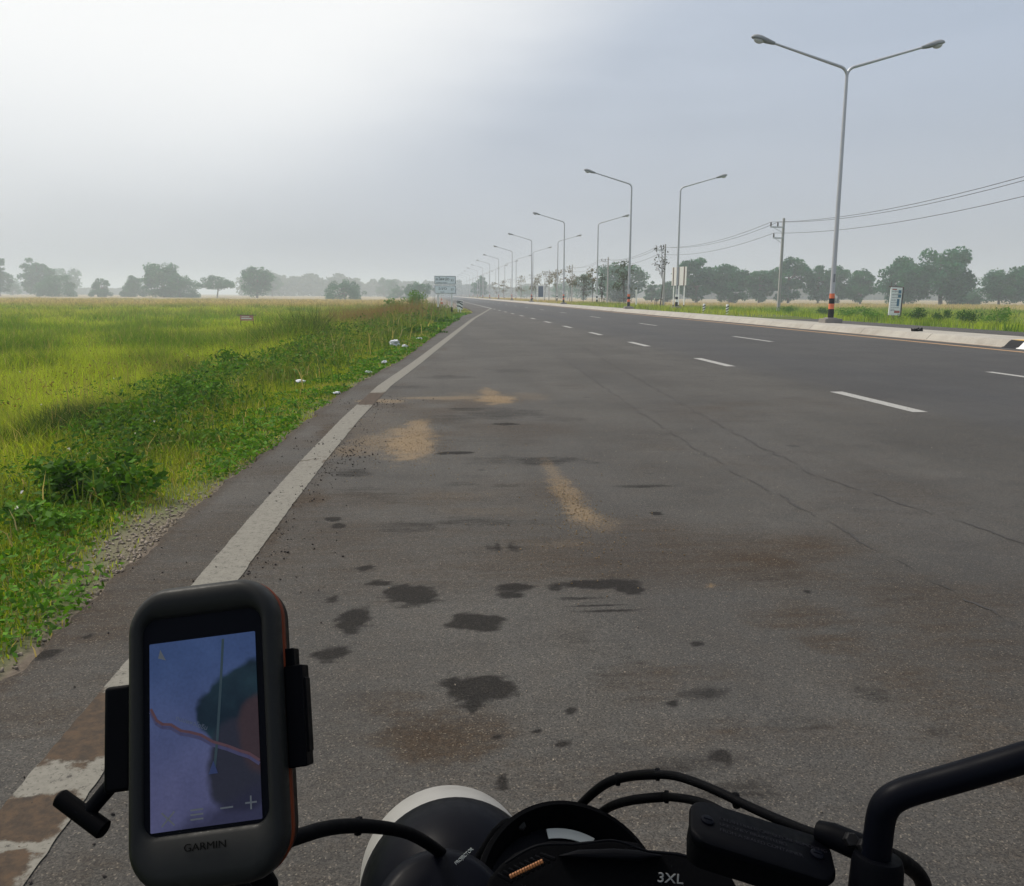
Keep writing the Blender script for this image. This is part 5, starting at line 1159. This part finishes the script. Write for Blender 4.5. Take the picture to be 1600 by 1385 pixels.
b = MB(); b.loft([ring(.0266, .0488, .0125, -.0078, arch=A_), ring(.0271, .0494, .013, -.0065, arch=A_), ring(.0268, .0490, .013, -.002, arch=A_), ring(.0260, .0482, .0125, .0006, arch=A_), ring(.0247, .0469, .0115, .0020, arch=A_), ring(.0236, .0440, .009, .0022, .0006, arch=.0024), ring(.0222, .0372, .0055, .0016, .0034, arch=.0014), ring(.0214, .0360, .0045, -.0006, .0036, arch=.0010)], cap0=False, cap1=False); b.build('bezel', 'gps_grey', gps, sm=True, angle=70)
b = MB(); b.loft([ring(.0214, .0360, .0045, -.0012, .0036, arch=.0010), ring(.0214, .0360, .0045, -.0006, .0036, arch=.0010)]); b.build('screen_surround', 'black_gloss', gps)
def screen_mat():
    mt, t, p = mat('gps_screen')
    tcx = N(t, 'ShaderNodeTexCoord'); s = N(t, 'ShaderNodeSeparateXYZ'); t.links.new(tcx.outputs['Object'], s.inputs[0]); x, y = s.outputs[0], s.outputs[1]
    n = N(t, 'ShaderNodeTexNoise', i_Scale=120.0, i_Detail=4.0); t.links.new(tcx.outputs['Object'], n.inputs['Vector']); nz = math_(t, 'MULTIPLY', math_(t, 'SUBTRACT', n.outputs[0], .5), .010)
    n2 = N(t, 'ShaderNodeTexNoise', i_Scale=55.0, i_Detail=3.0); t.links.new(tcx.outputs['Object'], n2.inputs['Vector']); lo = math_(t, 'SUBTRACT', n2.outputs[0], .5)
    n3 = N(t, 'ShaderNodeTexNoise', i_Scale=900.0, i_Detail=3.0); t.links.new(tcx.outputs['Object'], n3.inputs['Vector'])
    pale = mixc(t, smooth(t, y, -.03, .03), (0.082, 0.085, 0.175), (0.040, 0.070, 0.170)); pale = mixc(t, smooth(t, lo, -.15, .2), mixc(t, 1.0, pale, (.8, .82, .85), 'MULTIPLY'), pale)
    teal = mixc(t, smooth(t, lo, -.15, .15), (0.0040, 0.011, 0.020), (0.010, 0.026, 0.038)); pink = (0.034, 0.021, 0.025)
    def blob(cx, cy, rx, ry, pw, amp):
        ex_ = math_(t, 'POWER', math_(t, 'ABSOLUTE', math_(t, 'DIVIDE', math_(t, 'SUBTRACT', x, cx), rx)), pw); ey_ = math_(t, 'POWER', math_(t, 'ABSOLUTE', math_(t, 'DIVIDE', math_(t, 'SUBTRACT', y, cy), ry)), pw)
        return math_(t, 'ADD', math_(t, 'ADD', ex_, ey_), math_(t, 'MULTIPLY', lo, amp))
    # rider's dark, rosy-centred reflection on the glass, painted into the map's glow
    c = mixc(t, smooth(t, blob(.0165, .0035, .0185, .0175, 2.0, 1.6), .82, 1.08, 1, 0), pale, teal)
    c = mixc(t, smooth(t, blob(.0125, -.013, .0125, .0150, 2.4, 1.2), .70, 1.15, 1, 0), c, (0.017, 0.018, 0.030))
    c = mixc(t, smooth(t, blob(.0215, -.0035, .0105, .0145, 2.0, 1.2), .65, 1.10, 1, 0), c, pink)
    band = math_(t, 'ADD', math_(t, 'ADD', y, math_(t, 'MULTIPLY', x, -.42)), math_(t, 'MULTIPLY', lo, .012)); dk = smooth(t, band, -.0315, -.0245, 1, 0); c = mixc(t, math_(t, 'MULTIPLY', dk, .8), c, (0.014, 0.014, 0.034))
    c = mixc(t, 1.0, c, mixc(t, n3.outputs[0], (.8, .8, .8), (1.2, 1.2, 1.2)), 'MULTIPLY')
    p.inputs['Base Color'].default_value = (.004, .005, .007, 1); p.inputs['Roughness'].default_value = .2; p.inputs['Specular IOR Level'].default_value = .12
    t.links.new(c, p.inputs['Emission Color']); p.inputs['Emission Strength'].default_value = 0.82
    return mt
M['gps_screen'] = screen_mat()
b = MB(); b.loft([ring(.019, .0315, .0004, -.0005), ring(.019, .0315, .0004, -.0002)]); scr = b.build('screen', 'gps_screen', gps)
def glow(name, col, s=1.0): return simple(name, tuple(x*.2 for x in col), .4, .05, 100, emit=(col, s))
M['map_road'] = glow('map_road', (.045, .017, .023)); M['map_shadow'] = glow('map_shadow', (.022, .022, .062)); M['map_icon'] = glow('map_icon', (.045, .052, .062)); M['map_track'] = glow('map_track', (.007, .020, .028)); M['map_arrow'] = glow('map_arrow', (.006, .014, .06)); M['map_text'] = glow('map_text', (.035, .045, .07))
def ribbon(pts, w, z, name, mt):
    b = MB(); 
    for (x0, y0), (x1, y1) in zip(pts[:-1], pts[1:]):
        d = Vector((x1-x0, y1-y0, 0)).normalized(); n_ = Vector((-d.y, d.x, 0))*w/2; p0, p1 = Vector((x0, y0, z))-d*w*.2, Vector((x1, y1, z))+d*w*.2
        b.add([p0+n_, p0-n_, p1-n_, p1+n_], [(0, 1, 2, 3)])
    return b.build(name, mt, scr)
rd = [(-.0185, .009), (-.0165, .005), (-.0145, .0035), (-.0115, .0030), (-.008, .0005), (-.005, -.0003), (-.001, -.0018), (.003, -.0045), (.008, -.0065), (.012, -.0085), (.0155, -.0100), (.0188, -.0125)]
ribbon([(x-.0001, y-.0011) for x, y in rd], .0011, -.0001, 'map_shadow_line', 'map_shadow'); ribbon(rd, .0009, .0, 'map_road_line', 'map_road')
ribbon([(.0075, .030), (.0062, .014), (.0045, -.004), (.0032, -.014)], .0009, -.00005, 'map_track_line', 'map_track')
b = MB(); b.add([(.0012, -.0150, .0001), (.0045, -.0150, .0001), (.0030, -.0108, .0001)], [(0, 1, 2)]); b.build('position_arrow', 'map_arrow', scr)
b = MB(); b.add([(-.0158, .0262, .0001), (-.0130, .0252, .0001), (-.0150, .0292, .0001)], [(0, 1, 2)]); b.build('compass_mark', 'map_icon', scr)
b = MB()
for cx_, cy_, dx_, dy_ in ((-.0128, -.0276, .0022, .0022), (-.0128, -.0276, .0022, -.0022), (.0072, -.0264, .0022, 0), (.0155, -.0258, .0020, 0), (.0155, -.0258, 0, .0022), (-.0030, -.0258, .0022, 0), (-.0030, -.0273, .0022, 0), (-.0030, -.0288, .0022, 0)):
    d = Vector((dx_, dy_, 0)); n_ = Vector((-d.y, d.x, 0)).normalized()*.00028; p = Vector((cx_, cy_, .0002)); b.add([p-d+n_, p-d-n_, p+d-n_, p+d+n_], [(0, 1, 2, 3)])
b.build('map_buttons', 'map_icon', scr)
text('map_lettering', 'ถนนพหลโยธิน', .0021, Matrix.Translation((-.0100, .0045, .0001)) @ Matrix.Rotation(rad(-24), 4, 'Z'), 'map_text', scr, depth=.00002)
M['maker_print'] = simple('maker_print', (.003, .003, .003), .6, spec=.05)
text('maker_lettering', 'GARMIN', .0033, Matrix.Translation((.0003, -.0383, .00225)) @ Matrix.Rotation(rad(-1), 4, 'Z'), 'maker_print', gps, depth=.0001, align='CENTER', xs=1.15)
# clamp
clamp = bpy.data.objects.new('gps_clamp', None); COL.objects.link(clamp); clamp.empty_display_size = .03; clamp.matrix_world = MG; ROOT[clamp.name] = Vector((0, 0, 0))
tag(clamp, 'black clamp gripping the grey GPS receiver, with a small tee-shaped tightening handle', 'device mount')
b = MB(); b.box((-.0332, .0008, -.0115), (.0098, .0362, .011)); b.build('jaw', 'black_plastic', clamp, bevel=.0014, sm=True)
b = MB(); b.box((.0302, .0005, -.0120), (.0066, .0352, .010)); b.box((.0272, .0208, -.0135), (.0060, .0075, .008)); b.box((.0336, .0005, -.0125), (.0010, .026, .007))
b.build('jaw', 'black_plastic', clamp, bevel=.0008, sm=True)
b = MB(); b.box((-.003, .0, -.0305), (.056, .030, .006)); b.box((-.028, 0, -.0225), (.012, .026, .014)); b.box((.0255, 0, -.0225), (.008, .026, .014)); b.tube([(-.010, 0, -.033), (-.014, -.02, -.05), (-.018, -.050, -.085), (-.018, -.075, -.12)], .007, 12); b.build('back_plate', 'black_plastic', clamp, bevel=.001, sm=True)
b = MB(); b.tube([(-.0335, -.0100, -.013), (-.0470, -.0235, -.013)], [.0030, .0027], 12); k_ = b.build('screw_shaft', 'black_plastic', clamp, sm=True)
b = MB(); b.tube([(-.0570, -.0165, -.0125), (-.0564, -.0169, -.0125), (-.0408, -.0294, -.0125), (-.0402, -.0298, -.0125)], [.0024, .0032, .0034, .0026], 14); b.build('tee_handle', 'black_rubber', clamp, sm=True)
cable([(345,1392,.335),(368,1372,.33),(385,1392,.33),(420,1440,.34)], .0026, 'power_lead')

# ------------------------------------------------------------------ morning haze
b = MB(); b.box((0, 500, 13.0), (5200, 5200, 30.0)); hz = b.build('haze', 'wire')
mt = bpy.data.materials.new('haze_air'); mt.use_nodes = True; t = mt.node_tree; t.nodes.clear(); o = N(t, 'ShaderNodeOutputMaterial')
pv = N(t, 'ShaderNodeVolumePrincipled'); pv.inputs['Color'].default_value = (.82, .90, .96, 1); pv.inputs['Density'].default_value = .0012; pv.inputs['Anisotropy'].default_value = .15
t.links.new(pv.outputs[0], o.inputs['Volume']); hz.data.materials.clear(); hz.data.materials.append(mt); struct(hz, 'stuff')
